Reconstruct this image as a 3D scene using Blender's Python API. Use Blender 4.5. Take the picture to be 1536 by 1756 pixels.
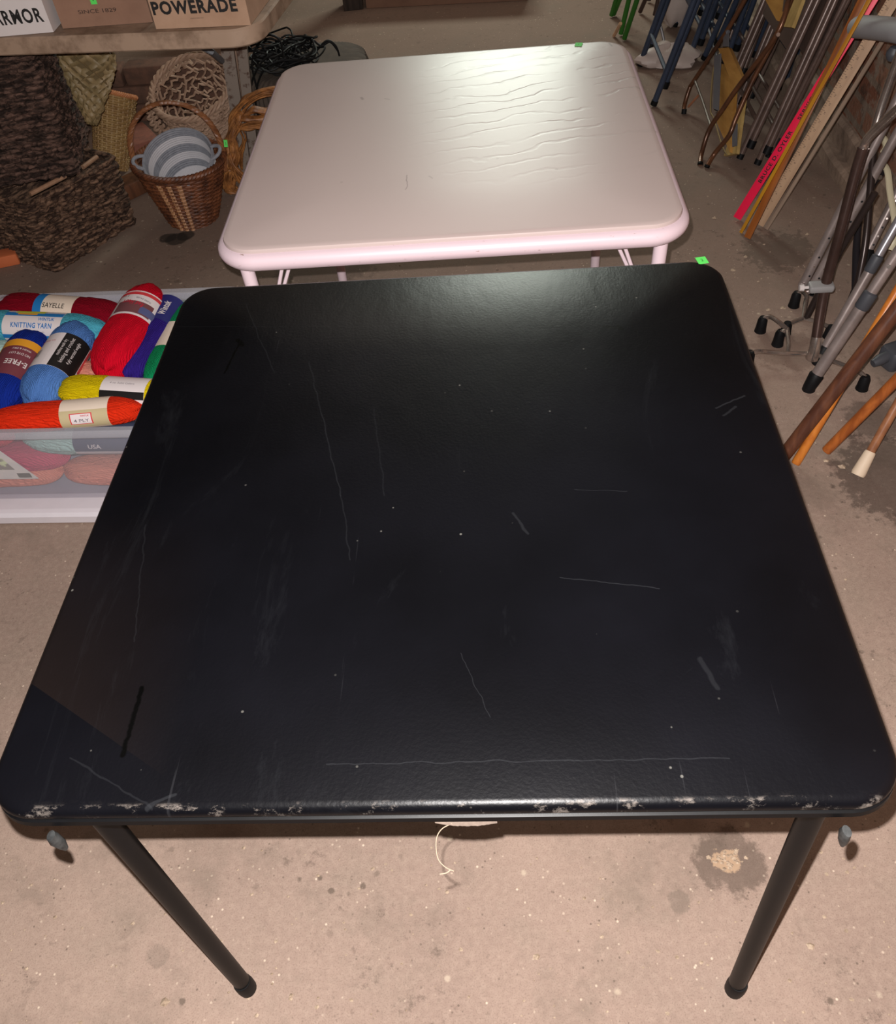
import bpy, bmesh, math, random
from mathutils import Vector, Matrix, Euler
random.seed(7)
V = Vector
PI = math.pi
for o in list(bpy.data.objects): bpy.data.objects.remove(o)
S = bpy.context.scene
C = S.collection

# ------------------------------------------------------------------ camera
F_PX, CAM_H, PITCH, ROLL = 1449.4, 1.447, 0.8299, -0.1091
fw = V((0, math.cos(PITCH), -math.sin(PITCH)))
r0 = V((1, 0, 0)); u0 = r0.cross(fw)
rt = r0*math.cos(ROLL) + u0*math.sin(ROLL)
up = -r0*math.sin(ROLL) + u0*math.cos(ROLL)
EYE = V((0, 0, CAM_H))
cd = bpy.data.cameras.new('camera'); cam = bpy.data.objects.new('camera', cd); C.objects.link(cam)
cam.matrix_world = Matrix(((rt.x, up.x, -fw.x, 0), (rt.y, up.y, -fw.y, 0), (rt.z, up.z, -fw.z, CAM_H), (0, 0, 0, 1)))
cd.sensor_fit = 'HORIZONTAL'; cd.sensor_width = 36; cd.lens = F_PX/1536*36; cd.clip_start = .02
S.camera = cam

# ------------------------------------------------------------------ world, lights, exposure
w = bpy.data.worlds.new('world'); S.world = w; w.use_nodes = True
w.node_tree.nodes['Background'].inputs[0].default_value = (.9, .8, .7, 1)
w.node_tree.nodes['Background'].inputs[1].default_value = .03
S.view_settings.view_transform = 'Standard'; S.view_settings.look = 'None'
S.view_settings.exposure = 0.0; S.view_settings.gamma = 1; S.view_settings.use_curve_mapping = False
def light(name, kind, loc, power, col, size=.1, aim=None, sy=None):
    l = bpy.data.lights.new(name, kind); l.energy = power; l.color = col
    if kind == 'AREA':
        l.size = size
        if sy: l.shape = 'RECTANGLE'; l.size_y = sy
    else: l.shadow_soft_size = size
    o = bpy.data.objects.new(name, l); C.objects.link(o); o.location = loc
    if aim: o.rotation_euler = (V(aim)-V(loc)).to_track_quat('-Z', 'Y').to_euler()
    return o
light('flash', 'POINT', EYE + rt*-.014 + up*.030, 166, (1, .955, .93), .004)          # the phone's own flash beside its lens
light('overhead_fill_light', 'AREA', (.0, 4.6, 2.55), 12, (1, .84, .70), 1.4, (0, 4.8, 0), 1.4)  # unseen overhead fill, added to lift the far floor
light('far_lamp_light', 'AREA', (.75, 6.2, 2.1), 50, (.92, 1, .88), .9, (.4, 2.2, .7), .5)

# ------------------------------------------------------------------ photo rays -> points standing in the place
def ray(px, py): return fw*F_PX + rt*(px-768) - up*(py-878)
def at(px, py, z=0.0):
    d = ray(px, py); return EYE + d*((z-CAM_H)/d.z)
def atY(px, py, y):
    d = ray(px, py); return EYE + d*(y/d.y)
def lean(px, py, F, k):            # on the plane through F that tips k metres towards the right wall per metre of height
    d = ray(px, py); t = (F.x - k*F.z + k*CAM_H)/(d.x - k*d.z); return EYE + d*t
def wall_x(y): return 1.46 + .098*(y-2.56)

# ------------------------------------------------------------------ materials
def rgb(r, g, b):
    f = lambda c: (c/255/12.92 if c/255 <= .04045 else ((c/255+.055)/1.055)**2.4)
    return (f(r), f(g), f(b), 1)
class NT:
    def __init__(s, name):
        s.m = bpy.data.materials.new(name); s.m.use_nodes = True; s.t = s.m.node_tree
        s.b = s.t.nodes['Principled BSDF']; s.out = s.t.nodes['Material Output']
        s.co = s.n('ShaderNodeTexCoord').outputs['Object']
    def n(s, k, **kw):
        x = s.t.nodes.new(k)
        for a, b in kw.items(): setattr(x, a, b)
        return x
    def l(s, a, b): s.t.links.new(a, b)
    def mapv(s, scale=(1,1,1), rot=(0,0,0), loc=(0,0,0)):
        m = s.n('ShaderNodeMapping'); s.l(s.co, m.inputs[0]); m.inputs['Scale'].default_value = scale
        m.inputs['Rotation'].default_value = rot; m.inputs['Location'].default_value = loc; return m.outputs[0]
    def noise(s, scale, detail=4, rough=.55, vec=None, dist=0):
        x = s.n('ShaderNodeTexNoise'); x.inputs['Scale'].default_value = scale; x.inputs['Detail'].default_value = detail
        x.inputs['Roughness'].default_value = rough; x.inputs['Distortion'].default_value = dist; s.l(vec or s.co, x.inputs['Vector']); return x.outputs['Fac']
    def vor(s, scale, vec=None, feature='F1', out='Distance'):
        x = s.n('ShaderNodeTexVoronoi', feature=feature); x.inputs['Scale'].default_value = scale; s.l(vec or s.co, x.inputs['Vector']); return x.outputs[out]
    def ramp(s, f, a, b, ca=(0,0,0,1), cb=(1,1,1,1)):
        x = s.n('ShaderNodeValToRGB'); x.color_ramp.elements[0].position = a; x.color_ramp.elements[1].position = b
        x.color_ramp.elements[0].color = ca; x.color_ramp.elements[1].color = cb; s.l(f, x.inputs[0]); return x.outputs[0]
    def mix(s, f, a, b, mode='MIX'):
        x = s.n('ShaderNodeMix', data_type='RGBA', blend_type=mode)
        for v, i in ((f, 0), (a, 6), (b, 7)):
            if isinstance(v, (int, float)): x.inputs[i].default_value = v
            elif isinstance(v, tuple): x.inputs[i].default_value = v
            else: s.l(v, x.inputs[i])
        return x.outputs[2]
    def math(s, op, a, b=0.0, c=None, clamp=False):
        x = s.n('ShaderNodeMath', operation=op, use_clamp=clamp)
        for v, i in ((a, 0), (b, 1), (c, 2)):
            if v is None: continue
            if isinstance(v, (int, float)): x.inputs[i].default_value = v
            else: s.l(v, x.inputs[i])
        return x.outputs[0]
    def sep(s):
        x = s.n('ShaderNodeSeparateXYZ'); s.l(s.co, x.inputs[0]); return x.outputs
    def blob(s, x, y, r, wob=.4, ns=18):            # soft edged wobbly disc mask in object XY
        o = s.sep(); dx = s.math('SUBTRACT', o[0], x); dy = s.math('SUBTRACT', o[1], y)
        d = s.math('SQRT', s.math('ADD', s.math('MULTIPLY', dx, dx), s.math('MULTIPLY', dy, dy)))
        d = s.math('ADD', d, s.math('MULTIPLY', s.math('SUBTRACT', s.noise(ns, 5, .7), .5), r*wob*2))
        return s.ramp(s.math('DIVIDE', d, r), .8, 1.05, (1,1,1,1), (0,0,0,1))
    def seg(s, a, b, wd, ns=60, wob=.006):           # mask of a thin scratch between two XY points
        L = math.hypot(b[0]-a[0], b[1]-a[1]); ux, uy = (b[0]-a[0])/L, (b[1]-a[1])/L
        o = s.sep(); dx = s.math('SUBTRACT', o[0], a[0]); dy = s.math('SUBTRACT', o[1], a[1])
        t = s.math('ADD', s.math('MULTIPLY', dx, ux), s.math('MULTIPLY', dy, uy))
        tc = s.math('MINIMUM', s.math('MAXIMUM', t, 0.0), L)
        p = s.math('SUBTRACT', s.math('MULTIPLY', dx, uy), s.math('MULTIPLY', dy, ux))
        p = s.math('ADD', p, s.math('MULTIPLY', s.math('SUBTRACT', s.noise(ns, 2), .5), wob))
        e = s.math('SUBTRACT', t, tc)
        d = s.math('SQRT', s.math('ADD', s.math('MULTIPLY', p, p), s.math('MULTIPLY', e, e)))
        return s.ramp(s.math('DIVIDE', d, wd), .5, 1.0, (1,1,1,1), (0,0,0,1))
    def bump(s, h, strength=.3, dist=.002, prev=None):
        x = s.n('ShaderNodeBump'); x.inputs['Strength'].default_value = strength; x.inputs['Distance'].default_value = dist
        s.l(h, x.inputs['Height'])
        if prev: s.l(prev, x.inputs['Normal'])
        s.l(x.outputs[0], s.b.inputs['Normal']); return x.outputs[0]
    def col(s, c):
        if isinstance(c, tuple): s.b.inputs['Base Color'].default_value = c
        else: s.l(c, s.b.inputs['Base Color'])
    def set(s, **k):
        for a, v in k.items():
            s.b.inputs[{'rough': 'Roughness', 'metal': 'Metallic', 'spec': 'Specular IOR Level', 'coat': 'Coat Weight', 'sheen': 'Sheen Weight', 'alpha': 'Alpha'}[a]].default_value = v
MATS = {}
def simple(name, c, rough=.5, metal=0, c2=None, ns=20, bs=0, bd=.001, spec=.5, bscale=None, thr=(.35, .7)):
    """plain material with a second tone of wear mottled in"""
    if name in MATS: return MATS[name]
    t = NT(name)
    if c2: t.col(t.mix(t.ramp(t.noise(ns, 6, .65), *thr), c, c2))
    else: t.col(t.mix(t.noise(ns, 4), tuple(x*.88 for x in c[:3])+(1,), c))
    t.set(rough=rough, metal=metal, spec=spec)
    if bs: t.bump(t.noise(bscale or ns*4, 4), bs, bd)
    MATS[name] = t.m; return t.m

def mat_floor():
    t = NT('dirty_concrete')
    big = t.noise(1.3, 6, .6); mid = t.noise(7, 6, .65); fine = t.noise(90, 5, .7); vf = t.noise(420, 2)
    c = t.mix(t.ramp(big, .35, .65), rgb(148,127,115), rgb(168,145,131))
    c = t.mix(t.math('MULTIPLY', t.ramp(mid, .5, .75), .5), c, rgb(138,124,110))
    c = t.mix(t.math('MULTIPLY', t.ramp(fine, .42, .7), .3), c, rgb(190,169,153))
    c = t.mix(t.math('MULTIPLY', t.ramp(vf, .5, .7), .38), c, rgb(104,88,76))
    # browner dirt with distance, plus flash falloff darkened into the colour
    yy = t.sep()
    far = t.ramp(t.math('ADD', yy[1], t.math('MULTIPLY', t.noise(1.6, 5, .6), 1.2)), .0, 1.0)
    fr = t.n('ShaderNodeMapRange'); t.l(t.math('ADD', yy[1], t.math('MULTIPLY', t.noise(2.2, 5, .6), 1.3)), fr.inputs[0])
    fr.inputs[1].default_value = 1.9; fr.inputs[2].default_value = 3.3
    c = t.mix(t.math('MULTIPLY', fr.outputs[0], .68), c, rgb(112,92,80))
    # specks of pale aggregate and dark grit
    v1 = t.vor(55); sp = t.math('MULTIPLY', t.ramp(v1, .07, .13, (1,1,1,1), (0,0,0,1)), t.ramp(t.noise(12, 3), .42, .58))
    c = t.mix(t.math('MULTIPLY', sp, .75), c, rgb(226,206,184))
    v2 = t.vor(23, t.mapv(loc=(3,1,0))); sd = t.math('MULTIPLY', t.ramp(t.math('ADD', v2, t.math('MULTIPLY', fine, .16)), .17, .23, (1,1,1,1), (0,0,0,1)), t.ramp(t.noise(5, 3), .5, .6))
    c = t.mix(t.math('MULTIPLY', sd, .7), c, rgb(88,76,66))
    v3 = t.vor(11, t.mapv(loc=(7,2,0))); sl = t.ramp(t.math('ADD', v3, t.math('MULTIPLY', fine, .12)), .09, .13, (1,1,1,1), (0,0,0,1))
    c = t.mix(t.math('MULTIPLY', sl, .55), c, rgb(205,188,166))
    v4 = t.vor(70, t.mapv(loc=(5,9,0))); s4 = t.math('MULTIPLY', t.ramp(t.math('ADD', v4, t.math('MULTIPLY', vf, .15)), .17, .22, (1,1,1,1), (0,0,0,1)), t.ramp(t.noise(9, 3), .46, .56))
    c = t.mix(t.math('MULTIPLY', s4, .6), c, rgb(84,72,62))
    sm = t.noise(3.6, 7, .7, t.mapv(loc=(1,6,0))); c = t.mix(t.math('MULTIPLY', t.ramp(sm, .52, .64), .5), c, rgb(122,108,96))
    dk = t.math('MULTIPLY', t.ramp(t.noise(26, 6, .75, t.mapv(loc=(2,2,4))), .56, .66), t.ramp(t.noise(3, 3, .5, t.mapv(loc=(8,3,0))), .48, .6)); c = t.mix(t.math('MULTIPLY', dk, .55), c, rgb(76,64,56))
    # stains
    for (px, py, r, a, cc, wob) in [(1250,1475,.058,.55,rgb(72,60,52),.75), (1540,820,.15,.6,rgb(60,50,45),.9), (1500,720,.08,.5,rgb(60,50,45),.6),
                               (1245,1478,.022,.6,rgb(200,168,136),1.3), (1335,430,.12,.45,rgb(74,64,56),1.6), (270,1640,.02,.25,rgb(90,84,74),1.1),
                               (560,440,.2,.4,rgb(70,60,54),.7), (1350,600,.1,.3,rgb(90,62,52),.8), (1165,1545,.02,.4,rgb(100,90,80),.7)]:
        p = at(px, py, 0); c = t.mix(t.math('MULTIPLY', t.blob(p.x, p.y, r, wob, 30), a), c, cc)
    # oily spot beneath the brown basket
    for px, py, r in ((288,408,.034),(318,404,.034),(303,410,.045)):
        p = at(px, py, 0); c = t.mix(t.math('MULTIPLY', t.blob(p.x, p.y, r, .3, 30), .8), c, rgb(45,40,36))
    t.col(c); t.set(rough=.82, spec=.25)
    h = t.math('ADD', t.math('MULTIPLY', fine, .6), t.math('MULTIPLY', mid, 1.2)); t.bump(h, .3, .005)
    return t.m
def mat_brick():
    t = NT('old_red_brick')
    o = t.sep(); cb = t.n('ShaderNodeCombineXYZ'); t.l(o[1], cb.inputs[0]); t.l(o[2], cb.inputs[1])
    b = t.n('ShaderNodeTexBrick'); t.l(cb.outputs[0], b.inputs[0]); b.inputs['Scale'].default_value = 1
    b.inputs['Brick Width'].default_value = .215; b.inputs['Row Height'].default_value = .075; b.inputs['Mortar Size'].default_value = .012
    b.inputs['Mortar Smooth'].default_value = .3; b.inputs['Bias'].default_value = 0
    b.inputs['Color1'].default_value = rgb(128,84,66); b.inputs['Color2'].default_value = rgb(148,112,92); b.inputs['Mortar'].default_value = rgb(134,118,104)
    c = t.mix(t.ramp(t.noise(14, 6, .7), .5, .62), b.outputs['Color'], rgb(150,134,120))
    c = t.mix(t.ramp(t.noise(9, 6, .7, t.mapv(loc=(4,4,4))), .55, .68), c, rgb(80,66,58))
    t.col(c); t.set(rough=.9, spec=.2)
    n1 = t.bump(b.outputs['Fac'], -1, .012); t.bump(t.noise(60, 5, .7), .5, .008, n1)
    return t.m
def mat_vinyl_black():
    t = NT('worn_black_vinyl')
    c = t.mix(t.ramp(t.noise(3.5, 4), .35, .7), rgb(5,5,7), rgb(10,10,14))
    o = t.sep()
    # brown faded corner with a straight edge, front left
    ln = t.math('ADD', t.math('MULTIPLY', o[0], .62), o[1])
    m1 = t.math('MULTIPLY', t.ramp(t.math('ADD', t.math('MULTIPLY', o[0], -2), .0), .5, .84), t.math('GREATER_THAN', ln, -.565))
    m1 = t.math('MULTIPLY', m1, t.ramp(t.math('ADD', o[1], .5), .15, .45, (1,1,1,1), (0,0,0,1)))
    c = t.mix(t.math('MULTIPLY', m1, .5), c, rgb(30,22,18))
    # long pale scuffs
    st = t.noise(2.2, 7, .72, t.mapv((3.2,.9,1), (0,0,.35)), 1.6)
    c = t.mix(t.math('MULTIPLY', t.ramp(st, .58, .84), .15), c, rgb(60,62,66))
    wr = t.vor(5, t.mapv((2.4,1.1,1),(0,0,.25)), 'DISTANCE_TO_EDGE')
    wr2 = t.math('MULTIPLY', t.ramp(wr, .0, .018, (1,1,1,1), (0,0,0,1)), t.ramp(t.noise(5, 4, .6), .5, .64))
    d = t.math('MULTIPLY', t.ramp(t.vor(34), .035, .06, (1,1,1,1), (0,0,0,1)), t.ramp(t.noise(7, 2), .5, .62))
    c = t.mix(t.math('MULTIPLY', d, .5), c, rgb(120,118,112))
    hl = t.noise(1, 3, .6, t.mapv((95,2.0,1),(0,0,.16)), .3); c = t.mix(t.math('MULTIPLY', t.math('MULTIPLY', t.ramp(hl, .70, .78), t.ramp(t.noise(6, 3), .45, .6)), .3), c, rgb(84,84,88))
    for a, b, wd, al in SCRATCH: c = t.mix(t.math('MULTIPLY', t.seg(a, b, wd*.55, 40, .008), al*.22), c, rgb(84,86,90))
    for a, b, wd in SLITS: c = t.mix(t.seg(a, b, wd, 90, .006), c, rgb(2,2,2))
    # chipped pale edge along the front
    e = t.math('MULTIPLY', t.ramp(t.math('MULTIPLY', o[1], -1), .4335, .4375), t.ramp(t.noise(26, 7, .75, t.mapv((1,2.2,1))), .54, .66))
    c = t.mix(t.math('MULTIPLY', e, .5), c, rgb(150,140,132))
    t.col(c); t.set(rough=.34, spec=.14)
    h = t.math('ADD', t.noise(260, 3), t.math('MULTIPLY', t.noise(14, 5, .6, t.mapv((1,.5,1),(0,0,.3))), 5)); t.bump(h, .16, .0012)
    return t.m
def mat_vinyl_pink():
    t = NT('pale_pink_vinyl')
    c = t.mix(t.noise(3, 4), rgb(176,159,156), rgb(182,166,162))
    wv = t.n('ShaderNodeTexWave', wave_type='BANDS', bands_direction='Y'); t.l(t.mapv((1,1,1),(0,0,-.22)), wv.inputs[0])
    wv.inputs['Scale'].default_value = 6.5; wv.inputs['Distortion'].default_value = 6; wv.inputs['Detail'].default_value = 3; wv.inputs['Detail Scale'].default_value = 1.6
    o = t.sep(); mk = t.math('MULTIPLY', t.ramp(t.math('ADD', o[0], .5), .38, .62), t.ramp(t.math('ADD', o[1], .5), .22, .55))
    br = t.ramp(t.noise(5, 4, .6), .42, .55)
    rid = t.math('MULTIPLY', t.math('MULTIPLY', t.ramp(wv.outputs['Fac'], .0, .13, (1,1,1,1), (0,0,0,1)), br), mk)
    c = t.mix(t.math('MULTIPLY', rid, .28), c, rgb(140,130,126))
    d = t.ramp(t.vor(9), .022, .035, (1,1,1,1), (0,0,0,1))
    c = t.mix(t.math('MULTIPLY', d, .35), c, rgb(130,112,106))
    for a, b, wd, al in PINK_MARKS: c = t.mix(t.math('MULTIPLY', t.seg(a, b, wd, 20, .02), al), c, rgb(96,76,72))
    t.col(c); t.set(rough=.38, spec=.5)
    t.bump(t.math('ADD', t.math('MULTIPLY', rid, -1.0), t.math('MULTIPLY', t.noise(9, 5, .6), .8)), .28, .0016)
    return t.m
def mat_yarn(name, c, c2=None):
    if name in MATS: return MATS[name]
    t = NT(name)
    wv = t.n('ShaderNodeTexWave', wave_type='BANDS', bands_direction='Y'); t.l(t.mapv((1,1,1),(0,0,.12)), wv.inputs[0])
    wv.inputs['Scale'].default_value = 95; wv.inputs['Distortion'].default_value = 5; wv.inputs['Detail'].default_value = 2; wv.inputs['Detail Scale'].default_value = .6
    t.col(t.mix(t.noise(40, 3), c, c2 or tuple(x*.8 for x in c[:3])+(1,)))
    t.set(rough=.95, spec=.1, sheen=.0); t.bump(t.math('ADD', wv.outputs['Fac'], t.noise(500, 2)), .8, .0022)
    MATS[name] = t.m; return t.m
def mat_wood(name, c, c2, scale=(40,40,3), rough=.45, rot=(0,0,0)):
    if name in MATS: return MATS[name]
    t = NT(name); f = t.noise(1, 5, .6, t.mapv(scale, rot), .6)
    t.col(t.mix(t.ramp(f, .35, .65), c, c2)); t.set(rough=rough, spec=.4); t.bump(f, .15, .001); MATS[name] = t.m; return t.m
def mat_tote():
    t = NT('frosted_clear_plastic')
    t.col(t.mix(t.noise(12, 4), rgb(205,205,212), rgb(222,222,228))); t.set(rough=.25, spec=.45)
    tr = t.n('ShaderNodeBsdfTransparent'); tr.inputs[0].default_value = (.95, .95, .97, 1)
    mx = t.n('ShaderNodeMixShader'); mx.inputs[0].default_value = .17
    t.l(tr.outputs[0], mx.inputs[1]); t.l(t.b.outputs[0], mx.inputs[2]); t.l(mx.outputs[0], t.out.inputs[0])
    t.bump(t.noise(30, 3), .1, .001); return t.m

# ------------------------------------------------------------------ mesh helpers
def smooth(pts, n=6):
    pts = [V(p) for p in pts]; out = []
    for i in range(len(pts)-1):
        p0 = pts[max(i-1,0)]; p1 = pts[i]; p2 = pts[i+1]; p3 = pts[min(i+2,len(pts)-1)]
        for k in range(n):
            t = k/n; out.append(.5*((2*p1)+(p2-p0)*t+(2*p0-5*p1+4*p2-p3)*t*t+(3*p1-p0-3*p2+p3)*t**3))
    out.append(pts[-1]); return out
def rrect(w_, d, r, n=8):
    out = []
    for cx, cy, a0 in ((w_/2-r, d/2-r, 0), (-w_/2+r, d/2-r, 90), (-w_/2+r, -d/2+r, 180), (w_/2-r, -d/2+r, 270)):
        for k in range(n+1):
            a = math.radians(a0+90*k/n); out.append((cx+r*math.cos(a), cy+r*math.sin(a)))
    return out
class MB:
    def __init__(s): s.v = []; s.f = []
    def add(s, vs, fs):
        b = len(s.v); s.v += [V(p) for p in vs]; s.f += [tuple(b+i for i in f) for f in fs]; return s
    def loft(s, loops, cap=(True, True), closed=False):
        n = len(loops[0]); vs = [p for L in loops for p in L]; fs = []
        m = len(loops)
        for i in range(m if closed else m-1):
            j = (i+1) % m
            for k in range(n):
                q = (k+1) % n; fs.append((i*n+k, i*n+q, j*n+q, j*n+k))
        if not closed:
            if cap[0]: fs.append(tuple(reversed(range(n))))
            if cap[1]: fs.append(tuple((m-1)*n+k for k in range(n)))
        return s.add(vs, fs)
    def tube(s, path, r, n=10, closed=False, flat=1.0, ref=None, cap=True):
        path = [V(p) for p in path]; m = len(path)
        rr = r if isinstance(r, (list, tuple)) else [r]*m
        loops = []; prev = None
        for i in range(m):
            if closed: t = (path[(i+1) % m]-path[i-1])
            else: t = path[min(i+1, m-1)]-path[max(i-1, 0)]
            t = t.normalized() if t.length > 1e-9 else V((0,0,1))
            if ref is not None:
                a = t.cross(V(ref)); a = a.normalized() if a.length > 1e-6 else V((1,0,0))
            elif prev is None:
                a = t.cross(V((0,0,1)) if abs(t.z) < .9 else V((1,0,0))).normalized()
            else:
                a = prev - t*prev.dot(t); a = a.normalized() if a.length > 1e-6 else prev
            prev = a; b = t.cross(a)
            loops.append([path[i] + (a*math.cos(2*PI*k/n) + b*math.sin(2*PI*k/n)*flat)*rr[i] for k in range(n)])
        return s.loft(loops, (cap, cap), closed)
    def box(s, c, size, M=None, bev=.0):
        x, y, z = (q/2 for q in size); c = V(c); e = min(bev, x*.9, y*.9, z*.9)
        if e <= 0:
            vs = [V((a*x, b*y, d*z)) for d in (-1,1) for a, b in ((-1,-1),(1,-1),(1,1),(-1,1))]
            fs = [(3,2,1,0),(4,5,6,7),(0,1,5,4),(1,2,6,5),(2,3,7,6),(3,0,4,7)]
        else:
            L = []
            for dz, ins in ((-z, e), (-z+e*.3, e*.3), (-z+e, 0), (z-e, 0), (z-e*.3, e*.3), (z, e)):
                L.append([V((p[0], p[1], dz)) for p in rrect(2*(x-ins), 2*(y-ins), max(e*1.0-ins*.5, .0005), 3)])
            n = len(L[0]); vs = [p for l in L for p in l]
            fs = [(i*n+k, i*n+(k+1)%n, (i+1)*n+(k+1)%n, (i+1)*n+k) for i in range(5) for k in range(n)] + [tuple(reversed(range(n))), tuple(5*n+k for k in range(n))]
        if M is not None: vs = [M @ p for p in vs]
        return s.add([p+c for p in vs], fs)
    def lathe(s, prof, n=32, M=None, fn=None):
        loops = []
        for i, (r, z) in enumerate(prof):
            L = []
            for k in range(n):
                a = 2*PI*k/n; q = r*(fn(a, i) if fn else 1); p = V((q*math.cos(a), q*math.sin(a), z)); L.append(M @ p if M is not None else p)
            loops.append(L)
        return s.loft(loops)
    def slab(s, quad, th):                # a plank through four corner points with thickness th
        q = [V(p) for p in quad]; nn = (q[1]-q[0]).cross(q[3]-q[0]).normalized()*th/2
        return s.add([p-nn for p in q]+[p+nn for p in q], [(3,2,1,0),(4,5,6,7),(0,1,5,4),(1,2,6,5),(2,3,7,6),(3,0,4,7)])
WM = {}
def obj(name, mb, mat, parent=None, sharp=35, label=None):
    me = bpy.data.meshes.new(name); PM = WM[parent.name] if parent else Matrix()
    inv = PM.inverted(); me.from_pydata([inv @ p for p in mb.v], [], mb.f); me.update()
    bm = bmesh.new(); bm.from_mesh(me); bmesh.ops.recalc_face_normals(bm, faces=bm.faces); bm.to_mesh(me); bm.free()
    me.polygons.foreach_set('use_smooth', [True]*len(me.polygons)); me.set_sharp_from_angle(angle=math.radians(sharp))
    me.materials.append(mat); o = bpy.data.objects.new(name, me); C.objects.link(o)
    if parent: o.parent = parent
    WM[o.name] = PM.copy()
    if label: o['label'] = label
    return o
def thing(name, label, cat, M, group=None):
    o = bpy.data.objects.new(name, None); C.objects.link(o); o.empty_display_size = .05
    if not isinstance(M, Matrix): M = Matrix.Translation(V(M))
    o.matrix_world = M; WM[o.name] = M.copy(); tag(o, label, cat, group); return o
def tag(o, label, cat, group=None, kind=None):
    o['label'] = label; o['category'] = cat
    if group: o['group'] = group
    if kind: o['kind'] = kind
    return o
def solo(name, mb, mat, label, cat, loc, group=None, sharp=35, kind=None):
    """a thing that is one mesh; its origin stands at loc"""
    me = bpy.data.meshes.new(name); M = loc if isinstance(loc, Matrix) else Matrix.Translation(V(loc)); inv = M.inverted()
    me.from_pydata([inv @ p for p in mb.v], [], mb.f); me.update()
    bm = bmesh.new(); bm.from_mesh(me); bmesh.ops.recalc_face_normals(bm, faces=bm.faces); bm.to_mesh(me); bm.free()
    me.polygons.foreach_set('use_smooth', [True]*len(me.polygons)); me.set_sharp_from_angle(angle=math.radians(sharp))
    me.materials.append(mat); o = bpy.data.objects.new(name, me); C.objects.link(o); o.matrix_world = M; WM[o.name] = M.copy()
    return tag(o, label, cat, group, kind)
def frame(org, x, z):                    # matrix with given x axis, z roughly up
    x = V(x).normalized(); z = V(z); y = z.cross(x).normalized(); z = x.cross(y)
    M = Matrix((x, y, z)).transposed().to_4x4(); M.translation = V(org); return M
_TX = {}
def text(s_, size, bold=0.0, cx=True, shear=0):
    key = (s_, bold, shear)
    if key not in _TX:
        cu = bpy.data.curves.new('t', 'FONT'); cu.body = s_; cu.size = 1; cu.offset = bold; cu.resolution_u = 3; cu.space_character = 1.14 if bold > .02 else 1.0; cu.shear = shear
        o = bpy.data.objects.new('t', cu); C.objects.link(o); bpy.context.view_layer.update()
        me = bpy.data.meshes.new_from_object(o.evaluated_get(bpy.context.evaluated_depsgraph_get()))
        _TX[key] = ([v.co.copy() for v in me.vertices], [tuple(p.vertices) for p in me.polygons])
        bpy.data.objects.remove(o); bpy.data.meshes.remove(me)
    vs, fs = _TX[key]
    x0 = min(v.x for v in vs); x1 = max(v.x for v in vs); y0 = min(v.y for v in vs); y1 = max(v.y for v in vs)
    ox = (x0+x1)/2 if cx else x0
    return [V(((v.x-ox)*size, (v.y-(y0+y1)/2)*size, 0)) for v in vs], fs, (x1-x0)*size, (y1-y0)*size
def text_on(mb, s_, size, M, bold=0.0, width=None, height=None, cx=True, shear=0):
    vs, fs, w_, h_ = text(s_, size, bold, cx, shear)
    kx = width/w_ if width else 1; ky = height/h_ if height else 1
    mb.add([M @ V((v.x*kx, v.y*ky, 0)) for v in vs], fs)
def quad(mb, M, x0, x1, y0, y1, z=0): mb.add([M @ V(p) for p in ((x0,y0,z),(x1,y0,z),(x1,y1,z),(x0,y1,z))], [(0,1,2,3)])

# ================================================================== THE SETTING
def struct(name, mb, mat):
    o = obj(name, mb, mat); o['kind'] = 'structure'; return o
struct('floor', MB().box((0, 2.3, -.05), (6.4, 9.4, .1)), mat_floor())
BR = mat_brick()
wallM = frame((wall_x(2.56), 2.56, 0), (math.cos(-.098), math.sin(-.098), 0), (0,0,1))
m = MB().box((0,0,0), (.2, 9.4, 2.7)); m.v = [wallM @ (p+V((.1, 0, 1.35))) for p in m.v]
def in_frame(o, M):                      # give a structure mesh its own local frame so its pattern runs along it
    o.data.transform(M.inverted()); o.matrix_world = M; return o
in_frame(struct('wall_right', m, BR), wallM)
plaster = simple('dull_plaster', rgb(120,104,92), .9, c2=rgb(92,80,70), ns=3)
struct('wall_left', MB().box((-3.2, 2.3, 1.3), (.1, 9.4, 2.7)), plaster)
struct('wall_back', MB().box((0, 7.0, 1.3), (6.4, .1, 2.7)), plaster)
struct('ceiling', MB().box((0, 2.3, 2.7), (6.4, 9.4, .1)), simple('dark_joists', rgb(86,70,58), .9, c2=rgb(60,50,42), ns=4))
foot_m = simple('dirty_footing', rgb(164,142,124), .88, c2=rgb(120,102,88), ns=9, bs=.6, bscale=40, bd=.006)
def ledge(name, x0, x1, z0, z1, seed):
    random.seed(seed); L = []
    for i in range(61):
        y = -4.6+9.2*i/60; j = random.uniform(-.006, .006); k = random.uniform(-.005, .005)
        L.append([wallM @ V(p) for p in ((x0+j, y, z0), (x0+j, y, z1-.014+k), (x0+j+.012, y, z1+k), (x1, y, z1+k), (x1, y, z0))])
    return in_frame(struct(name, MB().loft(L), foot_m), wallM)
ledge('trim_1', -.055, .01, 0, .055, 2); ledge('trim_2', -.025, .01, .055, .135, 3)

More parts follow.
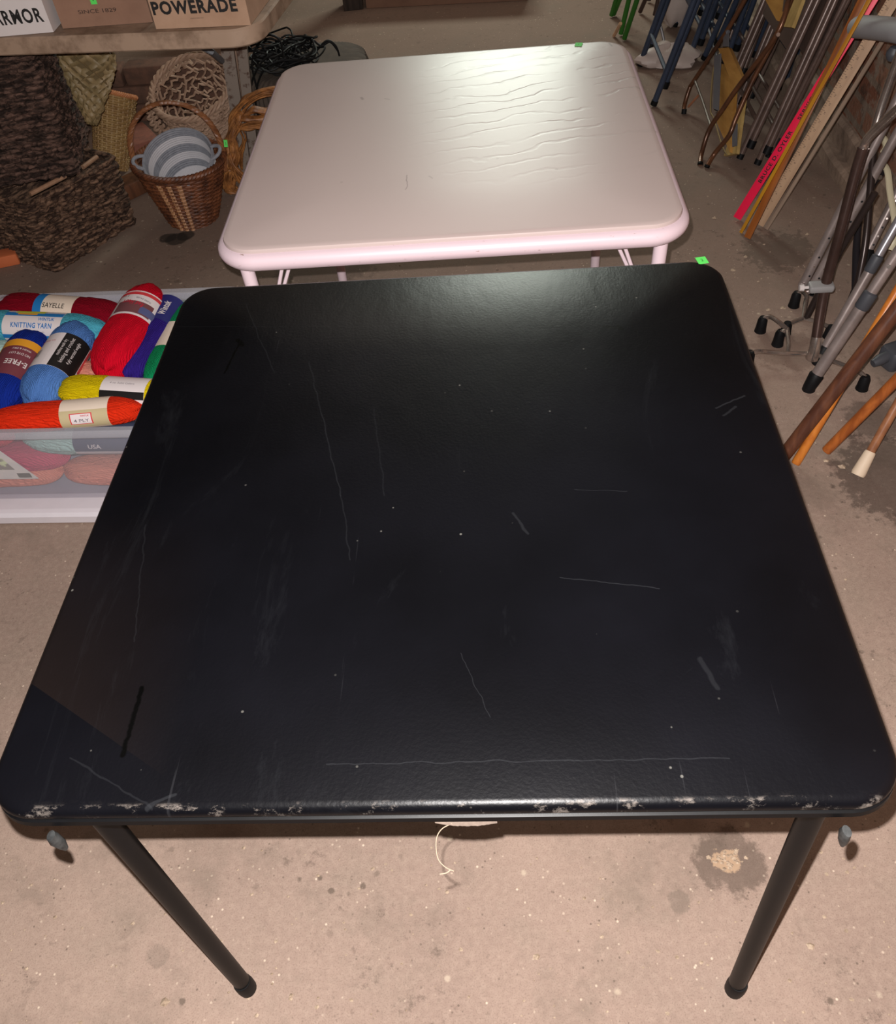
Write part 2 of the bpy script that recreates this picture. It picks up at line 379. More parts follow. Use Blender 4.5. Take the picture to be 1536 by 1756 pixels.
# ================================================================== BLACK CARD TABLE
TBZ = .70
def table_frame(x, y, yaw): return Matrix.Translation(V((x, y, 0))) @ Matrix.Rotation(yaw, 4, 'Z')
def card_table(nm, label, M, w_, d, top, m_top, m_frame, rad, prof_top, prof_frame, leg_r, legs, cap_r, cap_m):
    t = thing(nm, label, 'table', M)
    def lofted(prof, capt=(True, True)):
        return MB().loft([[M @ V((p[0], p[1], z)) for p in rrect(w_-2*i, d-2*i, max(rad-i, .01), 10)] for i, z in prof], capt)
    obj('tabletop', lofted(prof_top), m_top, t)
    obj('frame_rail', lofted(prof_frame), m_frame, t)
    for (x, y, fx, fy, knee) in legs:
        A = M @ V((x, y, top-.035)); B = M @ V((fx, fy, .012))
        lg = obj('leg', MB().tube([A, A.lerp(B, .5), B], [leg_r*knee, leg_r, leg_r*.98], 18), m_frame, t)
        cp = MB().tube([B+V((0,0,.03)), B+V((0,0,.026)), B+V((0,0,.006)), B-V((0,0,.009)), B-V((0,0,.012))], [leg_r*1.02, cap_r, cap_r*1.05, cap_r, cap_r*.8], 18)
        obj('foot_cap', cp, cap_m, lg)
    return t
BM = table_frame(-.0041, .7627, -.0992)
Bi = BM.inverted()
def bl(px, py): p = Bi @ at(px, py, TBZ); return (p.x, p.y)
SLITS = [(bl(243,1180), bl(210,1295), .0035), (bl(412,585), bl(385,640), .002), (bl(408,583), bl(415,592), .005), (bl(1035,560), bl(1064,563), .0025), (bl(1060,560), bl(1066,564), .004)]
SCRATCH = [(bl(1228,700), bl(1275,678), .003, .5), (bl(1240,712), bl(1262,698), .004, .4), (bl(960,990), bl(1130,1008), .0014, .45), (bl(985,840), bl(1075,842), .001, .4),
           (bl(560,1310), bl(1250,1300), .0014, .3), (bl(250,1385), bl(300,1362), .004, .35), (bl(300,560), bl(870,560), .0012, .2), (bl(120,1300), bl(260,1385), .002, .2),
           (bl(1200,1130), bl(1230,1180), .006, .22), (bl(880,880), bl(905,915), .004, .3), (bl(230,1100), bl(250,900), .002, .15), (bl(530,620), bl(585,850), .002, .25),
           (bl(585,850), bl(600,960), .002, .18), (bl(420,520), bl(470,640), .002, .2), (bl(790,1120), bl(840,1230), .001, .3), (bl(640,700), bl(660,850), .002, .18)]
blk = simple('black_painted_steel', rgb(6,6,7), .42, 0, c2=rgb(10,10,12), ns=9, bs=.1, spec=.16)
rub = simple('black_rubber', rgb(11,11,13), .55, c2=rgb(22,22,24), ns=12, spec=.2)
W1, D1 = .86, .8862
bt = card_table('folding_table', 'square black vinyl-topped folding card table in the foreground', BM, W1, D1, TBZ, mat_vinyl_black(), blk, .050,
    [(.006, .684), (.001, .686), (.000, .690), (.0015, .6955), (.005, .6985), (.010, TBZ), (.2, TBZ), (.4, TBZ)],
    [(.045, .668), (.008, .668), (.001, .671), (-.002, .677), (-.001, .683), (.006, .6855), (.03, .6855), (.045, .680)],
    .0125, [(-.352, -.405, -.3450, -.4300, 1.0), (.372, -.405, .3960, -.4300, 1.0), (-.352, .40, -.352, .415, 1.0), (.372, .40, .385, .415, 1.0)], .0138, rub)
for px, dx in ((90, 0), (1450, .0)):
    p = at(px, 1436 if px < 700 else 1428, .668); p.z = .672
    lv = MB().tube([p, p+V((0,0,-.008)), p+V((.002,0,-.022)), p+V((.003,-.001,-.03))], [.0055, .0068, .0055, .0028], 12, flat=.7)
    obj('leg_lock_lever', lv, simple('scuffed_grey_metal', rgb(26,27,28), .5, .2, c2=rgb(70,72,72), ns=60), bt)
# underside of the front edge: torn pale lining with a loose thread
ln = MB(); random.seed(5); L0 = []; L1 = []
for i in range(29):
    px = 746 + i*3.8; a = at(px, 1411-.0*i, .668); a.z = .6685
    e = math.sin(PI*i/28)
    L0.append(a+V((0,.006,0))); L1.append(a+V((0,-.0005-.002*e, -.0015*e-random.uniform(0,.002)*e)))
ln.add(L0+L1, [(i, i+1, 29+i+1, 29+i) for i in range(28)])
ln.add([p+V((0,0,.0012)) for p in L0+L1], [(i, i+1, 29+i+1, 29+i) for i in range(28)])
obj('torn_lining', ln, simple('pale_lining', rgb(104,90,80), .9, c2=rgb(78,66,58), ns=60), bt)
thp = [(775,1412,.668),(757,1422,.662),(748,1440,.655),(750,1470,.645),(762,1486,.64),(778,1494,.637)]
obj('loose_thread', MB().tube(smooth([at(*q) for q in thp], 6), .0005, 6), simple('cream_thread', rgb(150,130,112), .9), bt)
thp = [(754,1499,.637),(765,1497,.638),(772,1492,.639)]
obj('loose_thread', MB().tube(smooth([at(*q) for q in thp], 4), .0006, 6), MATS['cream_thread'], bt)
GREEN = simple('fluorescent_green_paper', rgb(92,225,96), .7); INK = simple('black_ink', rgb(22,20,20), .7)
def sticker(parent, ctr, xdir, nrm, w_, h_, digit):
    M = frame(V(ctr)+V(nrm).normalized()*.0012, xdir, nrm)
    s_ = obj('price_sticker', MB().box((0,0,0), (w_, h_, .0005)), GREEN, None); s_.data.transform(M); s_.parent = parent
    s_.data.transform(WM[parent.name].inverted()); WM[s_.name] = WM[parent.name].copy()
    mb = MB(); text_on(mb, digit, .008, M @ Matrix.Translation((0,0,.0006)), 0, height=h_*.4); obj('ink_digit', mb, INK, s_)
sticker(bt, at(1203,446,.6995)+V((0,-.001,-.001)), (1,.05,0), (0,0,1), .016, .019, '2')

# ================================================================== PINK CARD TABLE
TPZ = .6923
PM = table_frame(.0905, 1.7509, -.0896); Pi = PM.inverted()
def pl(px, py): p = Pi @ at(px, py, TPZ); return (p.x, p.y)
PINK_MARKS = [(pl(700,300), pl(695,325), .0012, .6), (pl(1044,74), pl(1050,79), .003, .5), (pl(618,168), pl(622,170), .004, .5), (pl(662,168), pl(668,170), .003, .3), (pl(735,302), pl(741,306), .002,.3)]
def mat_pink_paint():
    t = NT('pink_painted_steel'); c = t.mix(t.noise(6, 3), rgb(200,180,187), rgb(206,186,193))
    c = t.mix(t.math('MULTIPLY', t.ramp(t.noise(55, 5, .7, t.mapv((1,1,3))), .655, .70), .85), c, rgb(120,92,72))
    t.col(c); t.set(rough=.33, spec=.5); return t.m
PP = mat_pink_paint()
pt = card_table('folding_table', 'square pale pink folding card table behind the black one', PM, .8392, .875, TPZ, mat_vinyl_pink(), PP, .075,
    [(.016, .676), (.0125, .680), (.012, .6865), (.0135, .690), (.017, .6915), (.024, TPZ), (.2, TPZ), (.4, TPZ)],
    [(.05, .650), (.018, .650), (.006, .653), (.0, .660), (-.002, .668), (.0, .676), (.006, .6815), (.013, .6835), (.03, .683), (.05, .678)],
    .0125, [(-.372, -.395, -.36, -.40, 1.0), (.372, -.395, .36, -.40, 1.0), (-.345, .335, -.345, .33, 1.0), (.36, .335, .36, .33, 1.0)], .015, simple('white_rubber', rgb(190,180,176), .6))
def pk(x, y, z): return PM @ V((x, y, z))
for sx in (-1, 1):
    for off in (.0, .016):
        obj('leg_brace', MB().tube([pk(sx*.372-sx*.005, -.385+off, .48), pk(sx*(.30-off), -.385+off*1.6, .655)], .0035, 8), PP, pt)
sticker(pt, at(992,77,TPZ), (.9,-.3,0), (0,0,1), .017, .021, '1')

# ================================================================== LEFT FOLDING TABLE AND ITS BOXES
LTM = frame(at(385,52,.74), (-at(0,66,.74)+at(385,52,.74)).xyz, (0,0,1)); LTM = Matrix.Translation(at(385,52,.74)) @ Matrix.Rotation(math.atan2(at(385,52,.74).y-at(0,66,.74).y, at(385,52,.74).x-at(0,66,.74).x), 4, 'Z')
corner = .06; LTW, LTD = 1.55, .86
LTM = LTM @ Matrix.Translation(V((corner+.02-LTW/2, LTD/2, -.74)))
lt_m = simple('grimy_tan_tabletop', rgb(158,134,114), .6, c2=rgb(120,98,80), ns=11, bs=.2, thr=(.45,.62))
lt = thing('banquet_table', 'grimy tan folding table at the left edge carrying drink cartons', 'table', LTM)
def lrect(i, z): return [LTM @ V((p[0], p[1], z)) for p in rrect(LTW-2*i, LTD-2*i, max(corner+.02-i, .004), 8)]
obj('tabletop', MB().loft([lrect(.03,.697), lrect(.004,.697), lrect(0,.701), lrect(0,.735), lrect(.004,.74), lrect(.3,.74)]), lt_m, lt)
wl = mat_wood('weathered_leg_wood', rgb(150,124,104), rgb(118,98,84), (60,60,5), .7)
gl = simple('worn_grey_leg', rgb(128,116,106), .6, c2=rgb(84,62,50), ns=26, thr=(.55,.62))
def bar(A, B, w_, d):                     # square bar between two points
    A = V(A); B = V(B); z = (B-A).normalized(); x = V((1,0,0)); x = (x-z*x.dot(z)).normalized(); y = z.cross(x); L = []
    for P in (A, B): L.append([P+x*a*w_/2+y*b*d/2 for a, b in ((-1,-1),(1,-1),(1,1),(-1,1))])
    return MB().loft(L)
def leg_line(pa, pb, y):                  # straight leg through two seen points, from the floor to the tabletop
    a, b = atY(*pa, y), atY(*pb, y); d = (b-a)/(b.z-a.z); return a+d*(.697-a.z), a+d*(0-a.z)
A, B = leg_line((389,76), (421,290), 3.10); obj('leg', bar(A, B, .042, .03), gl, lt)
A, B = leg_line((412,70), (436,290), 3.16); obj('leg', bar(A, B, .042, .03), gl, lt)
A, B = leg_line((400,84), (424,290), 3.12); obj('leg', bar(A, B, .020, .012), wl, lt)
obj('leg_brace', MB().tube([atY(338,76,2.9), atY(362,88,2.9), atY(380,104,3.06)], .010, 8), simple('blue_grey_steel', rgb(112,114,120), .6, .1), lt)
for yy in (-.30, .30):
    obj('leg', bar(LTM @ V((-.62, yy, .697)), LTM @ V((-.62, yy, 0)), .03, .03), gl, lt)
card = simple('brown_cardboard', rgb(178,146,122), .85, c2=rgb(160,128,104), ns=8)
card2 = simple('darker_cardboard', rgb(146,112,92), .85, c2=rgb(130,98,80), ns=8)
def carton(label, bl_, br_, dep, hh, mat, lip=None):
    """open tray carton standing on its front bottom edge bl_..br_ ; returns (thing, front-face matrix with origin at the bottom left)"""
    x = (br_-bl_); wdt = x.length; M = frame(bl_, x, (0,0,1)); t = thing('carton', label, 'box', M)
    th = .004; mb = MB()
    def b(c, s): q = MB().box(c, s); mb.add([M @ p for p in q.v], q.f)
    b((wdt/2, th/2, hh/2), (wdt, th, hh)); b((wdt/2, dep-th/2, hh/2), (wdt, th, hh)); b((th/2, dep/2, hh/2), (th, dep-2*th, hh)); b((wdt-th/2, dep/2, hh/2), (th, dep-2*th, hh)); b((wdt/2, dep/2, th/2), (wdt-2*th, dep-2*th, th))
    obj('body', mb, mat, t)
    FM = M @ Matrix.Rotation(PI/2, 4, 'X') @ Matrix.Translation((0,0,.0006))
    fl = MB()
    for sgn, y0 in ((1, .004), (-1, dep-.004)):
        fl.slab([M @ V((.004,y0,hh-.001)), M @ V((wdt-.004,y0,hh-.001)), M @ V((wdt-.01,y0+sgn*dep*.47,hh+.002)), M @ V((.01,y0+sgn*dep*.47,hh+.002))], .003)
    obj('top_flap', fl, mat, t)
    return t, FM, M, wdt
tz = .741
# powerade carton
pw, FM, CM, wd = carton('tan cardboard POWERADE carton on the right end of the tan table', at(268,50,tz), at(430,43,tz), .21, .13, card)
mb = MB(); text_on(mb, 'POWERADE', .03, FM @ Matrix.Translation((wd*.46, .047, 0)), .04, width=wd*.885, height=.031); obj('lettering', mb, INK, pw, label='bold black word POWERADE')
mb = MB(); text_on(mb, 'LIQUID HYDRATION', .004, FM @ Matrix.Translation((wd*.46, .021, 0)), 0, width=.035, height=.0025); obj('lettering', mb, INK, pw)
RM = CM @ Matrix.Translation((wd+.0006,0,0)) @ Matrix.Rotation(PI/2, 4, 'Z') @ Matrix.Rotation(PI/2, 4, 'X')
mb = MB(); text_on(mb, 'POWER', .03, RM @ Matrix.Translation((.10, .075, 0)), .012, width=.13, height=.03); obj('lettering', mb, INK, pw)
sticker(pw, FM @ V((wd*.545, .083, .001)), (rt if False else (at(430,43,tz)-at(268,50,tz)).normalized()), FM.to_3x3() @ V((0,0,1)), .016, .026, '3')
# since 1829 carton
yu, FM, CM, wd = carton('brown cardboard SINCE 1829 beer carton between the two other cartons', at(108,49,tz)+V((0,.0,0)), at(262,38,tz)+V((0,.0,0)), .2, .15, card2)
mb = MB(); text_on(mb, 'SINCE 1829', .012, FM @ Matrix.Translation((wd*.44, .035, 0)), .006, width=wd*.42, height=.009); obj('lettering', mb, simple('brown_ink', rgb(62,44,36), .8), yu)
sticker(yu, FM @ V((wd*.44, .064, .001)), (at(262,38,tz)-at(105,48,tz)).normalized(), FM.to_3x3() @ V((0,0,1)), .016, .026, '2')
# bodyarmor carton
WH = simple('white_card', rgb(214,206,204), .6)
ba, FM, CM, wd = carton('white ARMOR drink carton at the left edge of the picture', at(92,55,tz)-(at(92,55,tz)-at(0,63,tz)).normalized()*.26, at(92,55,tz), .2, .13, WH)
mb = MB(); text_on(mb, 'BODYARMOR', .03, FM @ Matrix.Translation((wd-.128, .042, 0)), .028, width=.232, height=.034); obj('lettering', mb, INK, ba, label='bold black brand word')
mb = MB(); text_on(mb, 'SPORTS DRINK', .03, FM @ Matrix.Translation((wd-.205, .012, 0)), .006, width=.1, height=.008); obj('lettering', mb, INK, ba)
mb = MB(); BL = simple('blue_print', rgb(44,88,160), .5)
mb.add([FM @ V((wd-.135+.038*math.cos(2*PI*k/32), .105+.03*math.sin(2*PI*k/32), .0003)) for k in range(32)], [tuple(range(32))]); obj('blue_emblem', mb, BL, ba)

# ================================================================== YARN TOTE
YM = Matrix.Translation(V((-.865, 1.683, 0))) @ Matrix.Rotation(-.13, 4, 'Z')
def BP(x, y, z): return YM @ V((x, y, z))
tote = thing('storage_tote', 'frosted clear plastic storage tote full of yarn left of the black table', 'storage box', YM)
def yr(w_, d, r, z): return [BP(p[0], p[1], z) for p in rrect(w_, d, r, 8)]
TM = mat_tote()
body = MB().loft([yr(.70,.40,.05,.040), yr(.74,.44,.06,.042), yr(.755,.455,.06,.06), yr(.79,.49,.06,.262), yr(.80,.50,.06,.291), yr(.785,.485,.06,.262), yr(.75,.45,.055,.062), yr(.70,.40,.05,.045)])
obj('body', body, TM, tote)
RMt = mat_tote(); RMt.name = 'milky_plastic_rim'; [setattr(n.inputs[0], 'default_value', .30) for n in RMt.node_tree.nodes if n.type == 'MIX_SHADER']
obj('rim', MB().loft([yr(.800,.500,.06,.2725), yr(.822,.522,.065,.270), yr(.834,.534,.07,.274), yr(.838,.538,.07,.288), yr(.832,.532,.07,.295), yr(.804,.504,.06,.293), yr(.800,.500,.06,.289)], closed=True), RMt, tote)
lid = MB().loft([yr(.79,.49,.06,.0), yr(.83,.53,.07,.002), yr(.836,.536,.07,.006), yr(.836,.536,.07,.026), yr(.822,.522,.07,.034), yr(.80,.50,.06,.036), yr(.79,.49,.06,.030), yr(.5,.3,.05,.030)])
solo('tote_lid', lid, simple('white_plastic', rgb(226,220,226), .35), 'white plastic lid lying flat beneath the yarn tote', 'lid', BP(0,0,0))
# paper sticker on the tote front
ax = BP(.18,-.258,.0); 
p0, p1 = atY(-40, 755, BP(-.2,-.235,.2).y), None
SM = frame(BP(-.215, -.2455, .158), YM.to_3x3() @ V((1,0,0)), YM.to_3x3() @ V((0,-1,.085)))
SM = Matrix.Translation(BP(-.108,-.2450,.175)) @ Matrix.Rotation(-.13, 4, 'Z') @ Matrix.Rotation(PI/2+.07, 4, 'X')
mb = MB(); mb.add([SM @ V(p) for p in ((-.09,-.045,0),(.075,-.045,0),(.03,.05,0),(-.09,.05,0))], [(0,1,2,3)]); mb.add([SM @ V(p) for p in ((-.09,-.045,-.001),(.075,-.045,-.001),(.03,.05,-.001),(-.09,.05,-.001))], [(0,1,2,3)])
st = obj('product_sticker', mb, simple('sticker_paper', rgb(206,200,200), .5, c2=rgb(190,190,194), ns=30), tote)
mb = MB(); quad(mb, SM, -.085, .022, -.012, .028, .0008); mb.v[1] += SM.to_3x3() @ V((.012,0,0)); obj('picture_panel', mb, simple('faded_print', rgb(150,146,146), .5, c2=rgb(196,204,176), ns=45, thr=(.48,.55)), st)
mb = MB(); [quad(mb, SM, .032+i*.0035, .034+i*.0035, -.04, -.024, .0008) for i in range(9)]; obj('barcode', mb, INK, st)

def skein(label, A, B, R, ycol, band=None, panels=(), texts=(), roll=0.0, sq=.86, group='yarn skeins in the tote', name='yarn_skein'):
    """A,B ends of the axis; band=(s0,s1,material); panels=(material,s0,s1,deg0,deg1); texts=(string,s,deg,width,height,material,bold[,turn])"""
    A = V(A); B = V(B); x = (B-A); L = x.length/2; M = frame((A+B)/2, x, (0,0,1)) @ Matrix.Rotation(roll, 4, 'X')
    t = thing(name, label, 'yarn', M, group)
    def rad(s): return R*(max(1-abs(s)**4.6, 0))**(1/2.2)
    sd = sum(map(ord, label)) % 97; N = 72; rows = 44; loops = []
    for i in range(rows+1):
        s = -1+2*i/rows; s = math.sin(s*PI/2)*.999
        Lp = []
        for k in range(N):
            a = 2*PI*k/N
            rr = rad(s)*(1+.022*math.sin(9*a+7*s+sd)+.014*math.sin(21*a-11*s+sd*2))
            if band and band[0]-.06 < s < band[1]+.06: rr = min(rr, R*.965)
            Lp.append(M @ V((s*L*(1-.03*math.cos(3*a+sd)), rr*math.sin(a), rr*math.cos(a)*sq)))
        loops.append(Lp)
    obj('strands', MB().loft(loops), ycol, t, 180)
    if band:
        def cyl(s0, s1, d0, d1, dr, n=40, m_=5):
            g = MB(); vs = []; fs = []
            for j in range(m_+1):
                for k in range(n+1):
                    a = math.radians(d0+(d1-d0)*k/n); q = (R*.985+dr); xx = (s0+(s1-s0)*j/m_)*L
                    vs.append(M @ V((xx, q*math.sin(a), q*math.cos(a)*sq)))
            for j in range(m_):
                for k in range(n): fs.append((j*(n+1)+k, j*(n+1)+k+1, (j+1)*(n+1)+k+1, (j+1)*(n+1)+k))
            return g.add(vs, fs)
        bo = obj('paper_band', cyl(band[0], band[1], 0, 360, 0, 64), band[2], t, 60)
        for i, p in enumerate(panels): obj('printed_panel', cyl(p[1], p[2], p[3], p[4], .0007+.0002*i, 24), p[0], bo, 60)
        for tx in texts:
            s_, cs, cdg, w_, h_, mt, bd = tx[:7]; turn = tx[7] if len(tx) > 7 else 0
            vs, fs, tw, thh = text(s_, 1, bd); q = R*.985+.0022; cT, sT = math.cos(math.radians(turn)), math.sin(math.radians(turn)); out = []
            for v in vs:
                a_, b_ = v.x*w_/tw, v.y*h_/thh; a2, b2 = a_*cT-b_*sT, a_*sT+b_*cT
                an = math.radians(cdg)+b2/q; out.append(M @ V((cs*L+a2, q*math.sin(an), q*math.cos(an)*sq)))
            obj('lettering', MB().add(out, fs), mt, bo)
    return t
Y = lambda n, *c: mat_yarn('yarn_'+n, rgb(*c))
pap = lambda n, *c: simple('paper_'+n, rgb(*c), .55)
zt = .262
cream = pap('cream', 232,214,196); white = pap('white', 232,222,222); black = pap('black', 20,18,18); blue = pap('blue', 30,120,190)
gold = pap('gold', 232,160,40); maroon = pap('maroon', 122,58,68); navy = pap('navy', 38,40,110); tan = pap('tan', 198,182,142); redp = pap('red', 214,60,66)
lime = pap('lime', 214,214,70); blueink = simple('blue_ink', rgb(46,120,190), .6); whiteink = simple('white_ink', rgb(226,216,214), .6); greyink = simple('grey_ink', rgb(120,112,120), .7)
redink = simple('red_ink', rgb(190,40,60), .6)
skein('dark crimson yarn skein with SAYELLE label against the tote back wall', at(-4,526,zt), at(210,542,zt), .046, Y('crimson',136,8,30), (-.25,.36,cream), ((blue,-.25,-.12,-120,40),), (('SAYELLE', .07, -30, .062, .014, INK, .01),))
skein('aqua yarn skein with blue and white KNITTING YARN label', at(-60,556,zt), at(184,567,zt), .0435, Y('aqua',84,178,200), (-.32,.48,white),
      ((blue,-.32,.48,-5,14), (lime,-.2,.2,10,30), (blue,-.32,.48,-95,-78), (lime,-.0,.3,-104,-95), (gold,-.15,.12,0,8)), (('WINTUK', .28, -18, .045, .0095, blueink, .02), ('KNITTING YARN', .09, -42, .112, .0145, blueink, .025), ('DUPONT Sayelle Orlon acrylic', .09, -64, .075, .005, greyink, 0)))
skein('royal blue yarn skein with maroon and gold label at the left frame edge', at(-12,705,zt+.002), at(60,574,zt), .050, Y('royal',22,48,150), (-.42,.48,maroon), ((gold,.30,.48,-140,140),(gold,-.42,.48,35,75),),
      (('E-FREE', -.12, -30, .052, .018, whiteink, .03, 90), ('NO DYE LOT', .1, -28, .05, .008, whiteink, .01, 90), ('WASH & DRY', .22, -28, .045, .006, whiteink, .01, 90)))
skein('sky blue yarn skein with black and white barcode label', at(58,692,zt+.008), at(140,562,zt+.004), .054, Y('sky',88,134,206), (-.42,.42,white), ((black,-.42,.42,-95,-15),(redp,-.2,.42,-112,-97)),
      (('||||||||', -.12, 28, .026, .016, INK, .02, 0), ('knitting and crochet', .02, -40, .09, .012, whiteink, 0, 0), ('4 ply worsted weight', .02, -58, .08, .012, whiteink, 0, 0), ('machine wash dry', .05, -25, .06, .01, whiteink, 0, 0), ('care 100% acrylic', .2, 20, .04, .008, redink, 0, 90)))
skein('bright red yarn skein with white and brown photo label lying across the others', at(182,640,zt+.018), at(262,500,zt+.012), .060, Y('red',222,10,40), (-.02,.56,white),
      ((redp,.46,.53,-120,120), (pap('brown_photo',120,72,76),.02,.30,-60,30), (pap('steel',90,96,140),.05,.2,-80,-30)), (('Red Heart', .25, -8, .055, .017, redink, .03, 80), ('3 OZ', .42, 18, .02, .006, INK, .01, 80), ('SUPER SAVER', .36, -28, .04, .006, greyink, .01, 80)))
skein('deep purple yarn skein with navy Wintuk label beside the red skein', at(219,648,zt-.002), at(300,512,zt-.002), .040, Y('purple',52,34,130), (.18,.80,navy), (), (('Wintuk', .46, -22, .055, .017, whiteink, .03, 0),))
skein('green yarn skein with cream label tucked by the black table', at(262,660,zt-.01), at(326,520,zt-.02), .038, Y('green',16,142,88), (-.34,.24,cream), (), ())
skein('lemon yellow yarn skein with white and black label', at(104,668,zt), at(286,680,zt), .042, Y('yellow',232,204,10), (-.08,.74,white), ((black,-.08,.74,-62,-36),(black,-.08,-.05,-120,-60),), (('4 oz. Solid Colors', .3, -8, .06, .005, greyink, 0), ('PULL SKEIN', .3, -80, .06, .006, greyink, 0)))
skein('orange-red yarn skein with tan label in front of the yellow skein', at(-18,722,zt+.006), at(244,700,zt+.006), .036, Y('orange',232,50,20), (.0,.62,cream), ((tan,.0,.62,-110,-34), (redp,.13,.42,-92,-46), (white,.145,.405,-89,-49)), (('4 PLY', .28, -74, .034, .008, greyink, .01), ('WINTUK', .33, -56, .02, .004, redink, .02)))
skein('pale mint yarn skein between the aqua and royal blue ones at the frame edge', at(-70,604,zt-.012), at(34,598,zt-.012), .026, Y('palemint',182,214,206))
skein('cream yarn skein peeking out at the far left tote corner', at(-70,520,zt), at(10,532,zt), .030, Y('cream',214,202,196))
skein('peach pink yarn skein showing under the red skein', at(120,640,zt-.035), at(262,636,zt-.035), .032, Y('peach',232,150,130))
# lower layer seen through the clear wall
skein('mint green yarn skein with dark label behind the clear tote front', BP(-.06,-.176,.196), BP(.30,-.176,.190), .040, Y('mint',184,222,212), (-.28,.72,pap('slate',70,78,104)), ((white,-.28,.72,-140,-100),), (('USA', .0, -75, .03, .012, whiteink, .02),), group='yarn skeins seen through the tote wall')
skein('crimson pink yarn skein under the mint one behind the clear front', BP(-.33,-.176,.14), BP(.02,-.176,.142), .040, Y('magenta',228,80,112), group='yarn skeins seen through the tote wall')
skein('salmon yarn skein lying on the tote floor behind its clear front, left', BP(-.36,-.17,.088), BP(-.02,-.17,.088), .042, Y('salmon',255,160,132), group='yarn skeins seen through the tote wall')
skein('salmon yarn skein on the tote floor near the black table', BP(-.01,-.172,.090), BP(.34,-.172,.086), .042, Y('salmon',255,160,132), group='yarn skeins seen through the tote wall')
skein('crimson yarn skein just below the tote rim, left of the mint one', BP(-.36,-.180,.212), BP(-.08,-.180,.212), .034, Y('rose',226,62,80), group='yarn skeins seen through the tote wall')
# ================================================================== BASKETS
def weave(mb, P, rows, nseg, rad, amp, stakes, jit=0.0, close=True, v0=0.0, v1=1.0, flat=1.0, u0=0.0, u1=1.0, n=5):
    """horizontal weavers over surface P(u,v)->(point,normal), waving in and out around the stakes"""
    for i in range(rows):
        v = v0+(v1-v0)*(i+.5)/rows; path = []; rr = []
        for j in range(nseg+(0 if close else 1)):
            u = u0+(u1-u0)*j/nseg; p, nn = P(u, v+random.uniform(-jit, jit)*.25/rows)
            path.append(p + nn*(amp*math.cos(PI*(u*stakes+i))+random.uniform(-1,1)*jit*rad)); rr.append(rad*(1+random.uniform(-.25,.25)*jit))
        mb.tube(path, rr, n, close, flat, ref=None if not close else (0.01,0.02,1))
def round_surf(M, r0_, r1_, h, ell=1.0, bulge=0.0):
    def P(u, v):
        a = 2*PI*u; r = r0_+(r1_-r0_)*v+bulge*math.sin(PI*v)
        return M @ V((r*math.cos(a), r*ell*math.sin(a), h*v)), (M.to_3x3() @ V((math.cos(a), math.sin(a)*ell, -.1))).normalized()
    return P
def square_surf(M, w0, w1, h, r=.03):
    pts = rrect(2, 2, .07, 6); n = len(pts); ds = [0]
    for i in range(n): ds.append(ds[-1]+math.dist(pts[i], pts[(i+1) % n]))
    def P(u, v):
        s = (u % 1)*ds[-1]; i = max(j for j in range(n) if ds[j] <= s+1e-9); q = (s-ds[i])/max(ds[i+1]-ds[i], 1e-9)
        a, b = pts[i], pts[(i+1) % n]; x, y = a[0]+(b[0]-a[0])*q, a[1]+(b[1]-a[1])*q; hw = (w0+(w1-w0)*v)/2
        nn = V((x if abs(x) > .95 else 0, y if abs(y) > .95 else 0, 0)); nn = nn.normalized() if nn.length else V((1,0,0))
        return M @ V((x*hw, y*hw, h*v)), M.to_3x3() @ nn
    return P
def mat_hy(name, c1, c2):
    t = NT(name); t.col(t.mix(t.ramp(t.noise(60, 6, .7, t.mapv((.35,.35,1.6))), .45, .64), c1, c2)); t.set(rough=.8, spec=.3); t.bump(t.noise(150, 4, .7), .9, .006); return t.m
dark_hy = mat_hy('dark_seagrass', rgb(56,40,32), rgb(146,114,92))
dark_hy2 = mat_hy('darker_seagrass', rgb(46,34,29), rgb(122,94,82))
def seagrass(label, org, e1, w_, h, mat, rows, wood=None):
    """square rope-woven basket; org = its nearest bottom corner, e1 = direction of one side"""
    e1 = V(e1).normalized(); e2 = V((-e1.y, e1.x, 0)); c = V(org)+(e1+e2)*w_/2
    M = frame(c, e1, (0,0,1)); t = thing('seagrass_basket', label, 'basket', M)
    P = square_surf(M, w_, w_*1.03, h); mb = MB(); random.seed(len(label))
    weave(mb, P, rows, 168, h/rows*.64, .0016, 26, .75, n=6)
    inner = square_surf(M, w_-.024, w_*1.03-.024, h)
    L = [[inner(k/56, v)[0] for k in range(56)] for v in (.02, .5, .98)]; mb.loft(L, (True, False))
    obj('woven_body', mb, mat, t)
    rm = MB(); 
    for q in range(2): rm.tube([P(k/120, 1.0)[0]+V((0,0,.003*math.sin(k*1.9+q*PI)))+P(k/120,1.0)[1]*.004*math.cos(k*1.9+q*PI) for k in range(120)], .0075, 6, True, ref=(0,0,1))
    obj('braided_rim', rm, mat, t)
    if wood:
        for (A, B) in wood: obj('wooden_handle', MB().tube([A, B], .0075, 10), mat_wood('raw_wood', rgb(178,140,112), rgb(150,114,90)), t)
    return t, M
C0 = at(97,468,0); HB = .235
seagrass('lower dark seagrass basket of the stack, standing on the floor', C0, (.6,.8,0), .36, HB, dark_hy, 17,
         [(at(52,333,HB+.004), at(112,302,HB+.004)), (at(142,287,HB+.004), at(166,269,HB+.004))])
Cu = at(132,296,.25); Cu.z = HB+.010
seagrass('upper darker seagrass basket stacked on the lower one', Cu-V((.34*math.cos(.12), .34*math.sin(.12), 0)), (math.cos(.12), math.sin(.12), 0), .34, .36, dark_hy2, 27)

